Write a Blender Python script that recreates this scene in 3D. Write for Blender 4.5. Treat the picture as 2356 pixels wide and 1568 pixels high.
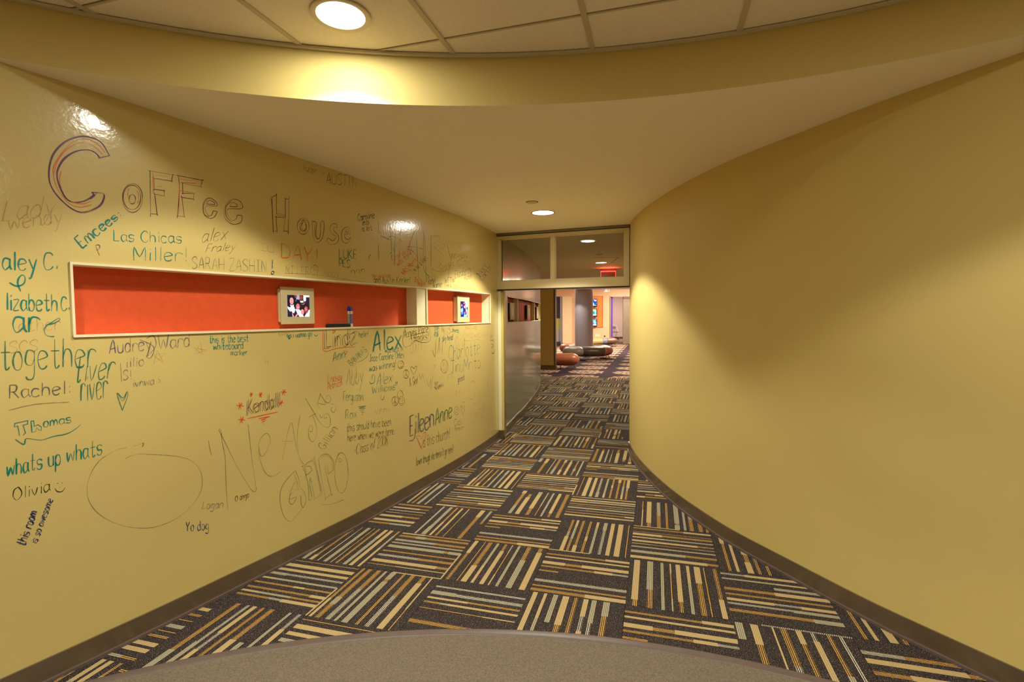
import bpy, bmesh, math, random
from mathutils import Vector, Matrix
from mathutils.geometry import tessellate_polygon
random.seed(7)
for o in list(bpy.data.objects): bpy.data.objects.remove(o)
SC = bpy.context.scene
COL = SC.collection

# ------------------------------------------------------------------ camera
F_PX, CXP, CYP, HOR, ROLL = 1168.0, 1178.0, 784.0, 727.7, -0.0075
PITCH = math.atan((CYP - HOR) / F_PX)
EYE = Vector((0, 0, 1.455))
_cp, _sp, _cr, _sr = math.cos(PITCH), math.sin(PITCH), math.cos(ROLL), math.sin(ROLL)
_X, _U, _F = Vector((1, 0, 0)), Vector((0, _sp, _cp)), Vector((0, _cp, -_sp))
RIGHT, UP = _X * _cr + _U * _sr, -_X * _sr + _U * _cr
cam_d = bpy.data.cameras.new('camera'); cam = bpy.data.objects.new('camera', cam_d); COL.objects.link(cam)
m = Matrix((RIGHT, UP, -_F)).transposed().to_4x4(); m.translation = EYE
cam.matrix_world = m
cam_d.sensor_width = 36; cam_d.lens = 36 * F_PX / 2356; cam_d.clip_start = .05; cam_d.clip_end = 100
SC.camera = cam

# ------------------------------------------------------------------ world, exposure
w = bpy.data.worlds.new('world'); SC.world = w; w.use_nodes = True
w.node_tree.nodes['Background'].inputs[0].default_value = (.9, .75, .55, 1)
w.node_tree.nodes['Background'].inputs[1].default_value = .02
SC.view_settings.view_transform = 'Standard'; SC.view_settings.look = 'None'
SC.view_settings.gamma = 1; SC.view_settings.use_curve_mapping = False
SC.view_settings.exposure = 0.70
SC.cycles.diffuse_bounces = 7
SC.cycles.max_bounces = 12
WARM = (1.0, .95, .80)
P_SPOT, P_DISC = 48.0, 4.5           # one recessed lamp: narrow beam, wide part
# lamps: x, y, ceiling z, factor, label
Z_LOW, Z_HIGH = 2.42, 2.644
LAMPS = [(-.665, 2.06, Z_HIGH, 1.0, 'bright round recessed ceiling lamp among the square ceiling tiles'),
         (1.25, .75, Z_HIGH, 1.1, None), (-1.1, .75, Z_HIGH, 1.2, None), (.35, -1.0, Z_HIGH, 1.3, None), (-.9, -3.0, Z_HIGH, 1.0, None), (1.9, -2.2, Z_HIGH, 1.0, None),  # the last three, behind the viewpoint, are unseen lamps added for ambient fill
         (.298, 4.79, Z_LOW, 2.4, 'lit round recessed lamp in the smooth corridor ceiling before the door'),
         (1.631, 9.29, Z_LOW, 2.0, 'round recessed lamp seen through the right glass pane above the door'),
         (1.86, 17.9, Z_LOW, .9, 'small round lamp just under the door header, left of the pillar')]
LOBBY_LIGHTS = [(1.2, 21.5, 3.0, 150), (4.0, 20.5, 3.0, 170), (3.0, 13.2, 2.38, 60), (6.0, 24, 3.0, 130), (6.6, 30.5, 3.0, 90)]

# ------------------------------------------------------------------ helpers
def srgb(*c):
    return tuple(((v / 255) / 12.92 if v / 255 <= .04045 else ((v / 255 + .055) / 1.055) ** 2.4) for v in c)
def mat(name, col, rough=.6, metal=0., coat=0., coat_r=.1, emit=None, estr=0., bump=None, var=None, spec=.5, alpha=None):
    """bump=(scale, strength, distance)  var=(scale, amount)"""
    M = bpy.data.materials.new(name); M.use_nodes = True
    N, L = M.node_tree.nodes, M.node_tree.links
    b = N['Principled BSDF']
    b.inputs['Base Color'].default_value = (*col, 1); b.inputs['Roughness'].default_value = rough
    b.inputs['Metallic'].default_value = metal; b.inputs['Coat Weight'].default_value = coat
    b.inputs['Coat Roughness'].default_value = coat_r; b.inputs['Coat IOR'].default_value = 1.6; b.inputs['Specular IOR Level'].default_value = spec
    if emit: b.inputs['Emission Color'].default_value = (*emit, 1); b.inputs['Emission Strength'].default_value = estr
    if alpha is not None: b.inputs['Alpha'].default_value = alpha
    tc = N.new('ShaderNodeTexCoord')
    if var:
        n = N.new('ShaderNodeTexNoise'); n.inputs['Scale'].default_value = var[0]; n.inputs['Detail'].default_value = 4
        L.new(tc.outputs['Object'], n.inputs['Vector'])
        r = N.new('ShaderNodeMapRange'); r.inputs['From Min'].default_value = .3; r.inputs['From Max'].default_value = .7
        r.inputs['To Min'].default_value = 1 - var[1]; r.inputs['To Max'].default_value = 1 + var[1]
        L.new(n.outputs['Fac'], r.inputs['Value'])
        mx = N.new('ShaderNodeVectorMath'); mx.operation = 'SCALE'; mx.inputs[0].default_value = col
        L.new(r.outputs[0], mx.inputs['Scale']); L.new(mx.outputs[0], b.inputs['Base Color'])
    if bump:
        n = N.new('ShaderNodeTexNoise'); n.inputs['Scale'].default_value = bump[0]; n.inputs['Detail'].default_value = 3
        L.new(tc.outputs['Object'], n.inputs['Vector'])
        bp = N.new('ShaderNodeBump'); bp.inputs['Strength'].default_value = bump[1]; bp.inputs['Distance'].default_value = bump[2]
        L.new(n.outputs['Fac'], bp.inputs['Height']); L.new(bp.outputs[0], b.inputs['Normal'])
        if coat: L.new(bp.outputs[0], b.inputs['Coat Normal'])
    return M
def obj(name, verts, faces, mats, parent=None, mi=None, smooth=False, loc=None):
    me = bpy.data.meshes.new(name); me.from_pydata([tuple(v) for v in verts], [], faces)
    for mm in (mats if isinstance(mats, (list, tuple)) else [mats]): me.materials.append(mm)
    if mi: me.polygons.foreach_set('material_index', mi)
    if smooth: me.polygons.foreach_set('use_smooth', [True] * len(me.polygons))
    me.update()
    o = bpy.data.objects.new(name, me); COL.objects.link(o)
    if loc: o.location = loc
    if parent: o.parent = parent
    return o
def bmobj(name, bm, mats, parent=None, smooth=False):
    me = bpy.data.meshes.new(name); bmesh.ops.recalc_face_normals(bm, faces=bm.faces); bm.to_mesh(me); bm.free()
    for mm in (mats if isinstance(mats, (list, tuple)) else [mats]): me.materials.append(mm)
    if smooth: me.polygons.foreach_set('use_smooth', [True] * len(me.polygons))
    o = bpy.data.objects.new(name, me); COL.objects.link(o)
    if parent: o.parent = parent
    return o
def tag(o, label, cat=None, group=None, kind=None):
    if label: o['label'] = label
    if cat: o['category'] = cat
    if group: o['group'] = group
    if kind: o['kind'] = kind
    return o
def empty(name, loc=(0, 0, 0), rz=0):
    o = bpy.data.objects.new(name, None); COL.objects.link(o); o.location = loc; o.rotation_euler.z = rz
    o.empty_display_size = .1; return o
def box_bm(bm, x0, x1, y0, y1, z0, z1, bev=0, M=None):
    r = bmesh.ops.create_cube(bm, size=1)
    for v in r['verts']: v.co = Vector(((x0 + x1) / 2 + v.co.x * (x1 - x0), (y0 + y1) / 2 + v.co.y * (y1 - y0), (z0 + z1) / 2 + v.co.z * (z1 - z0)))
    if bev:
        es = list({e for v in r['verts'] for e in v.link_edges})
        rr = bmesh.ops.bevel(bm, geom=es, offset=bev, segments=2, affect='EDGES', profile=.5)
        if M:
            for v in {v for f in rr['faces'] for v in f.verts} | {v for v in r['verts'] if v.is_valid}: v.co = M @ v.co
    elif M:
        for v in r['verts']: v.co = M @ v.co
def box(name, x0, x1, y0, y1, z0, z1, m_, parent=None, bev=0, M=None):
    bm = bmesh.new(); box_bm(bm, x0, x1, y0, y1, z0, z1, bev, M); return bmobj(name, bm, m_, parent)
def lathe(name, prof, m_, parent=None, n=40, center=(0, 0, 0), smooth=True, caps=None):
    V = []; Fc = []
    for r, z in prof:
        for k in range(n): t = 2 * math.pi * k / n; V.append((center[0] + r * math.cos(t), center[1] + r * math.sin(t), center[2] + z))
    for i in range(len(prof) - 1):
        for k in range(n):
            a, b = i * n + k, i * n + (k + 1) % n
            Fc.append((a, b, b + n, a + n))
    if caps is None: caps = 'ring' not in name and 'band' not in name
    if caps and prof[0][0] > 1e-6: Fc.append(tuple(range(n))[::-1])
    if caps and prof[-1][0] > 1e-6: Fc.append(tuple((len(prof) - 1) * n + k for k in range(n)))
    o = obj(name, V, Fc, m_, parent)
    if smooth:
        bmx = bmesh.new(); bmx.from_mesh(o.data); bmesh.ops.remove_doubles(bmx, verts=bmx.verts, dist=1e-6); bmesh.ops.recalc_face_normals(bmx, faces=bmx.faces)
        for f in bmx.faces: f.smooth = len(f.verts) == 4 or len(f.verts) == 3
        for e in bmx.edges:
            if len(e.link_faces) == 2 and e.calc_face_angle(0) > .7: e.smooth = False
        bmx.to_mesh(o.data); bmx.free()
    return o
def tube_bm(bm, pts, r, n=8):
    pts = [Vector(p) for p in pts]; rings = []
    for i, p in enumerate(pts):
        t = (pts[min(i + 1, len(pts) - 1)] - pts[max(i - 1, 0)]).normalized()
        a = t.orthogonal().normalized() if i == 0 else (a - t * a.dot(t)).normalized()
        b = t.cross(a)
        rings.append([bm.verts.new(p + (a * math.cos(2 * math.pi * k / n) + b * math.sin(2 * math.pi * k / n)) * r) for k in range(n)])
    for A, B in zip(rings[:-1], rings[1:]):
        for k in range(n): bm.faces.new((A[k], A[(k + 1) % n], B[(k + 1) % n], B[k]))
    bm.faces.new(rings[0][::-1]); bm.faces.new(rings[-1])
def tube(name, pts, r, m_, parent=None, n=8):
    bm = bmesh.new(); tube_bm(bm, pts, r, n); return bmobj(name, bm, m_, parent, True)
def ray(px, py):
    x, y = (px - CXP) / F_PX, -(py - CYP) / F_PX
    return RIGHT * x + UP * y + _F
def strip_wall(pts, bands, thick, side):
    """extruded plan polyline; bands=[(z0,z1)], thick away on 'side' (+1 = left of travel)."""
    V = []; Fc = []; n = len(pts); off = []
    for i in range(n):
        t = (pts[min(i + 1, n - 1)] - pts[max(i - 1, 0)]).normalized(); off.append(pts[i] + Vector((-t.y, t.x)) * side * thick)
    for z0, z1 in bands:
        b = len(V)
        for p, q in zip(pts, off): V += [(p.x, p.y, z0), (p.x, p.y, z1), (q.x, q.y, z0), (q.x, q.y, z1)]
        for i in range(n - 1):
            a = b + 4 * i; c = a + 4
            Fc += [(a, c, c + 1, a + 1), (a + 2, a + 3, c + 3, c + 2), (a + 1, c + 1, c + 3, a + 3), (a, a + 2, c + 2, c)]
        Fc += [(b, b + 1, b + 3, b + 2)]; e = b + 4 * (n - 1); Fc += [(e, e + 2, e + 3, e + 1)]
    return V, Fc
def wall(name, pts, z0, z1, m_, thick=.12, side=1, parent=None, smooth=False):
    V, Fc = strip_wall([Vector(p) for p in pts], [(z0, z1)], thick, side)
    bm = bmesh.new(); me = bpy.data.meshes.new(name); me.from_pydata(V, [], Fc); bm.from_mesh(me)
    bmesh.ops.recalc_face_normals(bm, faces=bm.faces)
    for f in bm.faces: f.smooth = smooth
    for e in bm.edges: e.smooth = not (len(e.link_faces) == 2 and e.calc_face_angle(0) > .6)
    bm.to_mesh(me); bm.free(); me.materials.append(m_)
    o = bpy.data.objects.new(name, me); COL.objects.link(o)
    if parent: o.parent = parent
    return o
def flat(name, poly, z, m_, parent=None, z2=None, holes=()):
    loops = [[Vector((p[0], p[1], 0)) for p in poly]] + [[Vector((p[0], p[1], 0)) for p in hl] for hl in holes]
    tris = tessellate_polygon(loops); pts = [p for l in loops for p in l]; n = len(pts)
    V = [(p.x, p.y, z) for p in pts]; Fc = [tuple(t) for t in tris]
    if z2 is not None:
        V += [(p.x, p.y, z2) for p in pts]; Fc += [tuple(n + i for i in t[::-1]) for t in tris]
        b = 0
        for l in loops:
            k = len(l)
            for i in range(k): a, c = b + i, b + (i + 1) % k; Fc.append((a, c, c + n, a + n))
            b += k
    bm = bmesh.new(); me = bpy.data.meshes.new(name); me.from_pydata(V, [], Fc); bm.from_mesh(me)
    bmesh.ops.recalc_face_normals(bm, faces=bm.faces); bm.to_mesh(me); bm.free(); me.materials.append(m_)
    o = bpy.data.objects.new(name, me); COL.objects.link(o)
    if parent: o.parent = parent
    return o

# ------------------------------------------------------------------ materials
OLIVE = (.61, .485, .172)
m_white = mat('whiteboard_paint', OLIVE, .42, coat=1., coat_r=.13, bump=(50, .35, .0019), var=(1.3, .025))
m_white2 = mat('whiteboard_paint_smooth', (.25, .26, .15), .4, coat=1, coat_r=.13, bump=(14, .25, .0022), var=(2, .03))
m_wall = mat('olive_wall_paint', OLIVE, .55, bump=(90, .12, .001), var=(1, .02), spec=.25)
m_fascia = m_wall
m_soffit = mat('cream_ceiling_paint', (.95, .88, .71), .7, bump=(60, .06, .001), spec=.2)
m_trim = mat('cream_trim_paint', (.80, .73, .50), .35, spec=.5)
m_reveal = mat('pale_reveal_paint', (.82, .77, .50), .5)
m_red = mat('red_orange_panel', (.66, .085, .022), .6, bump=(160, .25, .0012), var=(30, .06), spec=.3)
m_base = mat('brown_vinyl_baseboard', (.115, .078, .047), .3, var=(5, .12), coat=.3, coat_r=.25)
m_steel = mat('grey_metal_track', (.26, .25, .19), .35, metal=.7)
m_dark = mat('black_rubber', (.012, .011, .010), .5)
m_gray_carpet = mat('plain_taupe_carpet', (.19, .152, .112), .95, bump=(260, 1., .004), var=(170, .28), spec=.1)
m_strip = mat('taupe_rubber_strip', (.125, .09, .078), .45, var=(16, .08))
m_tile = mat('ceiling_tile_mineral', (.90, .82, .72), .9, bump=(260, .5, .0015), var=(160, .05), spec=.1)
m_grid = mat('ceiling_grid_metal', (.58, .51, .38), .5)
m_roof = mat('plenum_slab', (.1, .09, .07), .9)
m_lens = mat('lamp_lens', (1, 1, 1), .5, emit=(1, .985, .95), estr=9)
m_lamp_ring = mat('lamp_trim_ring', (.66, .57, .40), .4)
m_lamp_dark = mat('lamp_trim_ring_bronze', (.25, .17, .11), .4)
m_glass = None
def glass_mat():
    M = bpy.data.materials.new('transom_glass'); M.use_nodes = True; N, L = M.node_tree.nodes, M.node_tree.links
    for n in list(N): N.remove(n)
    out = N.new('ShaderNodeOutputMaterial'); mx = N.new('ShaderNodeMixShader'); fr = N.new('ShaderNodeFresnel'); fr.inputs[0].default_value = 1.45
    tr = N.new('ShaderNodeBsdfTransparent'); tr.inputs[0].default_value = (.86, .84, .78, 1); gl = N.new('ShaderNodeBsdfGlossy'); gl.inputs['Roughness'].default_value = .01
    mt = N.new('ShaderNodeMath'); mt.operation = 'MULTIPLY_ADD'; mt.inputs[1].default_value = 1.0; mt.inputs[2].default_value = .0
    L.new(fr.outputs[0], mt.inputs[0]); L.new(mt.outputs[0], mx.inputs[0]); L.new(tr.outputs[0], mx.inputs[1]); L.new(gl.outputs[0], mx.inputs[2]); L.new(mx.outputs[0], out.inputs[0])
    return M
m_glass = glass_mat()

def yarn_mat(name, base, line, fill, speck=.0, speck_col=(.45, .42, .40)):
    """tufted yarn rows along local X; `fill` = share of each row showing the line colour"""
    M = bpy.data.materials.new(name); M.use_nodes = True; N, L = M.node_tree.nodes, M.node_tree.links
    b = N['Principled BSDF']; b.inputs['Roughness'].default_value = .95; b.inputs['Specular IOR Level'].default_value = .12
    tc = N.new('ShaderNodeTexCoord'); sp = N.new('ShaderNodeSeparateXYZ'); L.new(tc.outputs['Object'], sp.inputs[0])
    wn = N.new('ShaderNodeTexNoise'); wn.inputs['Scale'].default_value = 150; L.new(tc.outputs['Object'], wn.inputs['Vector'])
    def math_(op, a, b_=None, c=None):
        n = N.new('ShaderNodeMath'); n.operation = op
        for i, v in enumerate((a, b_, c)):
            if v is None: continue
            if isinstance(v, (int, float)): n.inputs[i].default_value = v
            else: L.new(v, n.inputs[i])
        return n.outputs[0]
    wob = math_('MULTIPLY_ADD', wn.outputs['Fac'], .0035, -.00175)
    xx = math_('ADD', sp.outputs['X'], wob)
    row = math_('MULTIPLY', xx, 120.0)
    fr = math_('FRACT', row); d = math_('ABSOLUTE', math_('SUBTRACT', fr, .5))
    mr = N.new('ShaderNodeMapRange'); mr.interpolation_type = 'SMOOTHSTEP'; L.new(d, mr.inputs['Value'])
    mr.inputs['From Min'].default_value = fill * .5 - .08; mr.inputs['From Max'].default_value = fill * .5 + .08
    mr.inputs['To Min'].default_value = 1; mr.inputs['To Max'].default_value = 0
    # dark yarn with light flecks
    s = N.new('ShaderNodeTexNoise'); s.inputs['Scale'].default_value = 290; s.inputs['Detail'].default_value = 1
    L.new(tc.outputs['Object'], s.inputs['Vector'])
    r = N.new('ShaderNodeMapRange'); L.new(s.outputs['Fac'], r.inputs['Value']); r.inputs['From Min'].default_value = .60; r.inputs['From Max'].default_value = .67
    r.inputs['To Max'].default_value = speck
    mxa = N.new('ShaderNodeMix'); mxa.data_type = 'RGBA'; L.new(r.outputs[0], mxa.inputs['Factor'])
    mxa.inputs['A'].default_value = (*base, 1); mxa.inputs['B'].default_value = (*speck_col, 1)
    mxb = N.new('ShaderNodeMix'); mxb.data_type = 'RGBA'; L.new(mr.outputs[0], mxb.inputs['Factor'])
    L.new(mxa.outputs['Result'], mxb.inputs['A']); mxb.inputs['B'].default_value = (*line, 1)
    L.new(mxb.outputs['Result'], b.inputs['Base Color'])
    bp = N.new('ShaderNodeBump'); bp.inputs['Strength'].default_value = .6; bp.inputs['Distance'].default_value = .0025
    hh = math_('ADD', math_('MULTIPLY', mr.outputs[0], .6), s.outputs['Fac']); L.new(hh, bp.inputs['Height']); L.new(bp.outputs[0], b.inputs['Normal'])
    return M
DK = (.028, .020, .018)
m_ydark = yarn_mat('carpet_dark_yarn', DK, (.042, .030, .026), .35, .8)
m_ytan = yarn_mat('carpet_tan_yarn', (.20, .14, .06), (.50, .37, .175), .84, .0)
m_yoch = yarn_mat('carpet_ochre_lines', DK, (.60, .34, .085), .5, .0)
m_ywht = yarn_mat('carpet_white_lines', DK, (.62, .57, .44), .48, .0)
m_ysage = yarn_mat('carpet_sage_yarn', (.10, .09, .06), (.40, .36, .235), .72, .0)

# ------------------------------------------------------------------ plan geometry
CC, RC = Vector((-.13, -1.21)), 3.587            # round room
SC2, RS = Vector((-.263, -1.168)), 3.464          # threshold strip arc
# left wall plan curve, from surveyed points (x of y)
LEFT_PTS = [(-1.995, 1.80), (-1.897, 1.965), (-1.772, 2.18), (-1.648, 2.40), (-1.500, 2.69), (-1.345, 2.98), (-1.192, 3.29), (-1.075, 3.52), (-.86, 4.05), (-.684, 4.45), (-.505, 4.90), (-.332, 5.40), (-.168, 5.98)]
RIGHT_PTS = [(2.07, 1.62), (1.905, 1.93), (1.79, 2.15), (1.676, 2.38), (1.54, 2.75), (1.400, 3.12), (1.345, 3.34), (1.272, 3.70), (1.225, 4.11), (1.209, 4.45), (1.206, 4.77), (1.222, 5.1), (1.262, 5.44)]
def spline(P, n):
    P = [Vector(p) for p in P]; Q = [P[0] * 2 - P[1]] + P + [P[-1] * 2 - P[-2]]; out = []
    for i in range(1, len(Q) - 2):
        for k in range(n):
            t = k / n; a, b, c, d = Q[i - 1], Q[i], Q[i + 1], Q[i + 2]
            out.append(.5 * ((2 * b) + (c - a) * t + (2 * a - 5 * b + 4 * c - d) * t * t + (3 * b - a - 3 * c + d) * t ** 3))
    out.append(P[-1]); return out
def smooth_pts(P, it):
    for _ in range(it): P = [P[0]] + [(P[i - 1] + P[i] * 2 + P[i + 1]) / 4 for i in range(1, len(P) - 1)] + [P[-1]]
    return P
LW = smooth_pts(spline(LEFT_PTS, 8), 30); RW = smooth_pts(spline(RIGHT_PTS, 8), 20)
def arc_tab(P):
    s = [0]
    for a, b in zip(P[:-1], P[1:]): s.append(s[-1] + (b - a).length)
    return s
LS = arc_tab(LW)
def at_s(s, off=0.):
    """point on the left wall at arc length s, off = distance out into the corridor"""
    import bisect
    i = min(max(bisect.bisect_right(LS, s) - 1, 0), len(LW) - 2)
    t = (s - LS[i]) / (LS[i + 1] - LS[i]); p = LW[i].lerp(LW[i + 1], t)
    def nrm(j):
        d = (LW[min(j + 1, len(LW) - 1)] - LW[max(j - 1, 0)]).normalized(); return Vector((d.y, -d.x))
    n = nrm(i).lerp(nrm(i + 1), t).normalized()
    return p + n * off
def survey(px, py, off=0.):
    """image point -> (arc length, height) on the left wall surface"""
    r = ray(px, py); d = Vector((r.x, r.y))
    lo, hi = 0, LS[-1]
    def side(s): p = at_s(s, off); return p.x * d.y - p.y * d.x
    for _ in range(32):
        mid = (lo + hi) / 2
        if side(mid) < 0: lo = mid
        else: hi = mid
    s = (lo + hi) / 2; p = at_s(s, off)
    return s, EYE.z + r.z * p.length / d.length

# ------------------------------------------------------------------ left wall with its niches
Z_BASE = .095
s0, s1, s2, s3 = survey(169, 690)[0], survey(958, 700)[0], survey(982, 700)[0], survey(1127, 700)[0]
NZ0, NZ1 = 1.391, 1.680
def ntop(s): return 1.684 + .0055 * (s - s0)
def wall_seg(V, Fc, sa, sb, za, zb, off=0., n=None):
    n = n or max(1, int((sb - sa) / .06)); b = len(V)
    for i in range(n + 1):
        s = sa + (sb - sa) * i / n; p = at_s(s, off)
        V.append((p.x, p.y, za(s) if callable(za) else za)); V.append((p.x, p.y, zb(s) if callable(zb) else zb))
    for i in range(n): a = b + 2 * i; Fc.append((a, a + 2, a + 3, a + 1))
V, Fc = [], []
E1 = LS[-1]
ND = -.097                                        # niche depth
for (a, b) in ((0, s0), (s0, s1), (s1, s2), (s2, s3), (s3, E1)):
    if (a, b) in ((s0, s1), (s2, s3)):
        wall_seg(V, Fc, a, b, 0, NZ0); wall_seg(V, Fc, a, b, ntop, Z_LOW + .02)
    else: wall_seg(V, Fc, a, b, 0, Z_LOW + .02)
wall_seg(V, Fc, 0, E1, 0, Z_LOW + .02, -.16)       # back face
b = len(V)
for s in (0, E1):
    for off in (0, -.16):
        p = at_s(s, off); V += [(p.x, p.y, 0), (p.x, p.y, Z_LOW + .02)]
Fc += [(b, b + 1, b + 3, b + 2), (b + 4, b + 6, b + 7, b + 5)]
wall_left = obj('wall_left', V, Fc, m_white, smooth=False)
bmx = bmesh.new(); bmx.from_mesh(wall_left.data); bmesh.ops.remove_doubles(bmx, verts=bmx.verts, dist=1e-5)
for f in bmx.faces: f.smooth = True
for e in bmx.edges: e.smooth = not (len(e.link_faces) == 2 and e.calc_face_angle(0) > .6)
bmx.to_mesh(wall_left.data); bmx.free()
tag(wall_left, 'long glossy olive wall on the left covered in coloured marker handwriting, with a red niche', 'wall', kind='structure')
def ribbon_box(name, sa, sb, za, zb, o0, o1, m_, parent, n=None, label=None):
    n = n or max(1, int((sb - sa) / .06)); V, Fc = [], []
    for i in range(n + 1):
        s = sa + (sb - sa) * i / n
        z0_ = za(s) if callable(za) else za; z1_ = zb(s) if callable(zb) else zb
        for o_, z in ((o0, z0_), (o1, z0_), (o1, z1_), (o0, z1_)):
            p = at_s(s, o_); V.append((p.x, p.y, z))
    for i in range(n):
        a = 4 * i
        for k in range(4): Fc.append((a + k, a + (k + 1) % 4, a + 4 + (k + 1) % 4, a + 4 + k))
    Fc += [(0, 1, 2, 3), (4 * n, 4 * n + 3, 4 * n + 2, 4 * n + 1)]
    o = obj(name, V, Fc, m_, parent)
    bmx = bmesh.new(); bmx.from_mesh(o.data); bmesh.ops.recalc_face_normals(bmx, faces=bmx.faces); bmx.to_mesh(o.data); bmx.free()
    if label: o['label'] = label
    return o
for k, (a, b) in enumerate(((s0, s1), (s2, s3))):
    ribbon_box('niche_back_panel', a - .01, b + .01, NZ0 - .02, lambda s: ntop(s) + .02, ND, ND - .02, m_red, wall_left, label=('long' if k == 0 else 'short') + ' red-orange back panel of the wall niche')
    ribbon_box('niche_sill', a, b, NZ0 - .02, NZ0, ND, -.002, m_reveal, wall_left)
    ribbon_box('niche_head', a, b, ntop, lambda s: ntop(s) + .02, ND, -.002, m_reveal, wall_left)
    ribbon_box('niche_end', a - .02, a, NZ0, ntop, ND, -.002, m_reveal, wall_left, n=1)
    ribbon_box('niche_end', b, b + .02, NZ0, ntop, ND, -.002, m_reveal, wall_left, n=1)
ribbon_box('niche_divider', s1 + .001, s2 - .001, NZ0 - .004, ntop, -.01, .002, m_reveal, wall_left, n=1)
T = .009
ribbon_box('niche_trim', s0 - T, s3 + T, NZ0 - T, NZ0 + .001, -.012, .009, m_trim, wall_left)
ribbon_box('niche_trim', s0 - T, s3 + T, lambda s: ntop(s) - .001, lambda s: ntop(s) + T, -.012, .009, m_trim, wall_left)
for s in (s0 - T, s3): ribbon_box('niche_trim', s, s + T, NZ0 - T, lambda q: ntop(q) + T, -.012, .0095, m_trim, wall_left, n=1)
ribbon_box('niche_trim', s2 - .02, s2, NZ0, ntop, -.012, .010, m_trim, wall_left, n=1)
bl = ribbon_box('baseboard_left', 0, E1, 0, lambda s: Z_BASE, 0.0005, .009, m_base, None)
tag(bl, 'brown vinyl baseboard along the foot of the graffiti wall', 'baseboard', kind='structure')
tr = ribbon_box('cove_toe', 0, E1, 0, .012, .009, .022, m_strip, bl)

# ------------------------------------------------------------------ right wall
def off_pts(P, d):
    out = []
    for i, p in enumerate(P):
        t = (P[min(i + 1, len(P) - 1)] - P[max(i - 1, 0)]).normalized(); out.append(p + Vector((-t.y, t.x)) * d)
    return out
wall_right = wall('wall_right', RW, 0, Z_LOW + .02, m_wall, .14, -1, smooth=True)
tag(wall_right, 'plain olive-yellow wall curving in from the right', 'wall', kind='structure')
br = wall('baseboard_right', off_pts(RW, .0006), 0, Z_BASE, m_base, .009, 1, smooth=True)
tag(br, 'brown vinyl baseboard following the foot of the curved right wall', 'baseboard', kind='structure')
wall('cove_toe', off_pts(RW, .0096), 0, .012, m_strip, .013, 1, parent=br, smooth=True)

# ------------------------------------------------------------------ round room shell
def ang(p): return math.atan2(p.x - CC.x, p.y - CC.y)
aL = ang(LW[0]); aR = ang(RW[0])                       # opening between these, measured from +Y
def circ(c, r, a): return Vector((c.x + r * math.sin(a), c.y + r * math.cos(a)))
openA = [aL + (aR - aL) * i / 48 for i in range(49)]
closeA = [aR + (2 * math.pi + aL - aR) * i / 72 for i in range(73)]
fascia = wall('wall_fascia', [circ(CC, RC, a) for a in openA], Z_LOW + .0005, Z_HIGH + .02, m_fascia, .12, 1, smooth=True)
tag(fascia, 'curved olive bulkhead band dropping from the tiled ceiling to the corridor ceiling', 'wall', kind='structure')
wr = wall('wall_round_room', [circ(CC, RC, a) for a in closeA], 0, Z_HIGH + .02, m_wall, .12, 1, smooth=True)
tag(wr, 'olive wall of the round room continuing behind the viewpoint', 'wall', kind='structure')
ceil_edge = wall('trim_1', [circ(CC, RC - .0005, a) for a in [i * 2 * math.pi / 120 for i in range(121)]], Z_HIGH - .010, Z_HIGH, m_grid, .02, -1, smooth=True)
tag(ceil_edge, 'thin metal angle where the square ceiling tiles meet the curved bulkhead', 'trim', kind='structure')
slab = flat('ceiling_slab', [circ(CC, RC + .12, i * 2 * math.pi / 72) for i in range(72)], Z_HIGH + .05, m_roof, z2=Z_HIGH + .1)
slab.name = 'ceiling'; tag(slab, 'suspended ceiling of square mineral tiles over the round room', 'ceiling', kind='structure')

# ceiling tiles and tees (children of the ceiling)
CT = .61; th = math.radians(-16.2); ci = Vector((math.cos(th), math.sin(th))); cj = Vector((math.sin(th), -math.cos(th))); CO = Vector((-.29, 2.244))
circle_poly = [circ(CC, RC - .004, i * 2 * math.pi / 96) for i in range(96)]
def clip_convex(P, Q):
    """clip polygon P by convex polygon Q (clockwise around centre as produced by circ)"""
    out = P
    for i in range(len(Q)):
        A, B = Q[i], Q[(i + 1) % len(Q)]; src = out; out = []
        def ins(p): return (B.x - A.x) * (p.y - A.y) - (B.y - A.y) * (p.x - A.x) <= 1e-9
        for k in range(len(src)):
            p, q = src[k], src[(k + 1) % len(src)]
            if ins(p):
                out.append(p)
                if not ins(q): ad = 1
                else: ad = 0
            else: ad = 1 if ins(q) else 0
            if ad:
                d1 = (B.x - A.x) * (p.y - A.y) - (B.y - A.y) * (p.x - A.x); d2 = (B.x - A.x) * (q.y - A.y) - (B.y - A.y) * (q.x - A.x)
                out.append(p + (q - p) * (d1 / (d1 - d2)))
        if len(out) < 3: return []
    return out
LAMP_XY = [(l[0], l[1]) for l in LAMPS if l[2] == Z_HIGH]
for i in range(-8, 8):
    for j in range(-4, 12):
        g = .009
        c = [CO + ci * (CT * (i + u) + (g if u == 0 else -g)) + cj * (CT * (j + v) + (g if v == 0 else -g)) for u, v in ((0, 0), (1, 0), (1, 1), (0, 1))]
        mid = (c[0] + c[2]) / 2
        q = clip_convex(c, circle_poly)
        if len(q) < 3: continue
        # the lamp openings are cut out of their tile
        hole = None
        for lx_, ly_ in LAMP_XY:
            dv = Vector((lx_, ly_)) - mid
            if abs(dv.dot(ci)) < CT / 2 and abs(dv.dot(cj)) < CT / 2: hole = (lx_, ly_)
        if hole and all((Vector(hole) - p).length > .12 for p in q):
            hl = [(hole[0] + .1 * math.cos(a * math.pi / 16), hole[1] + .1 * math.sin(a * math.pi / 16)) for a in range(32)]
            flat('ceiling_tile', q, Z_HIGH + .004, m_tile, slab, z2=Z_HIGH + .02, holes=[hl])
        else: flat('ceiling_tile', q, Z_HIGH + .004, m_tile, slab, z2=Z_HIGH + .02)
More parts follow.
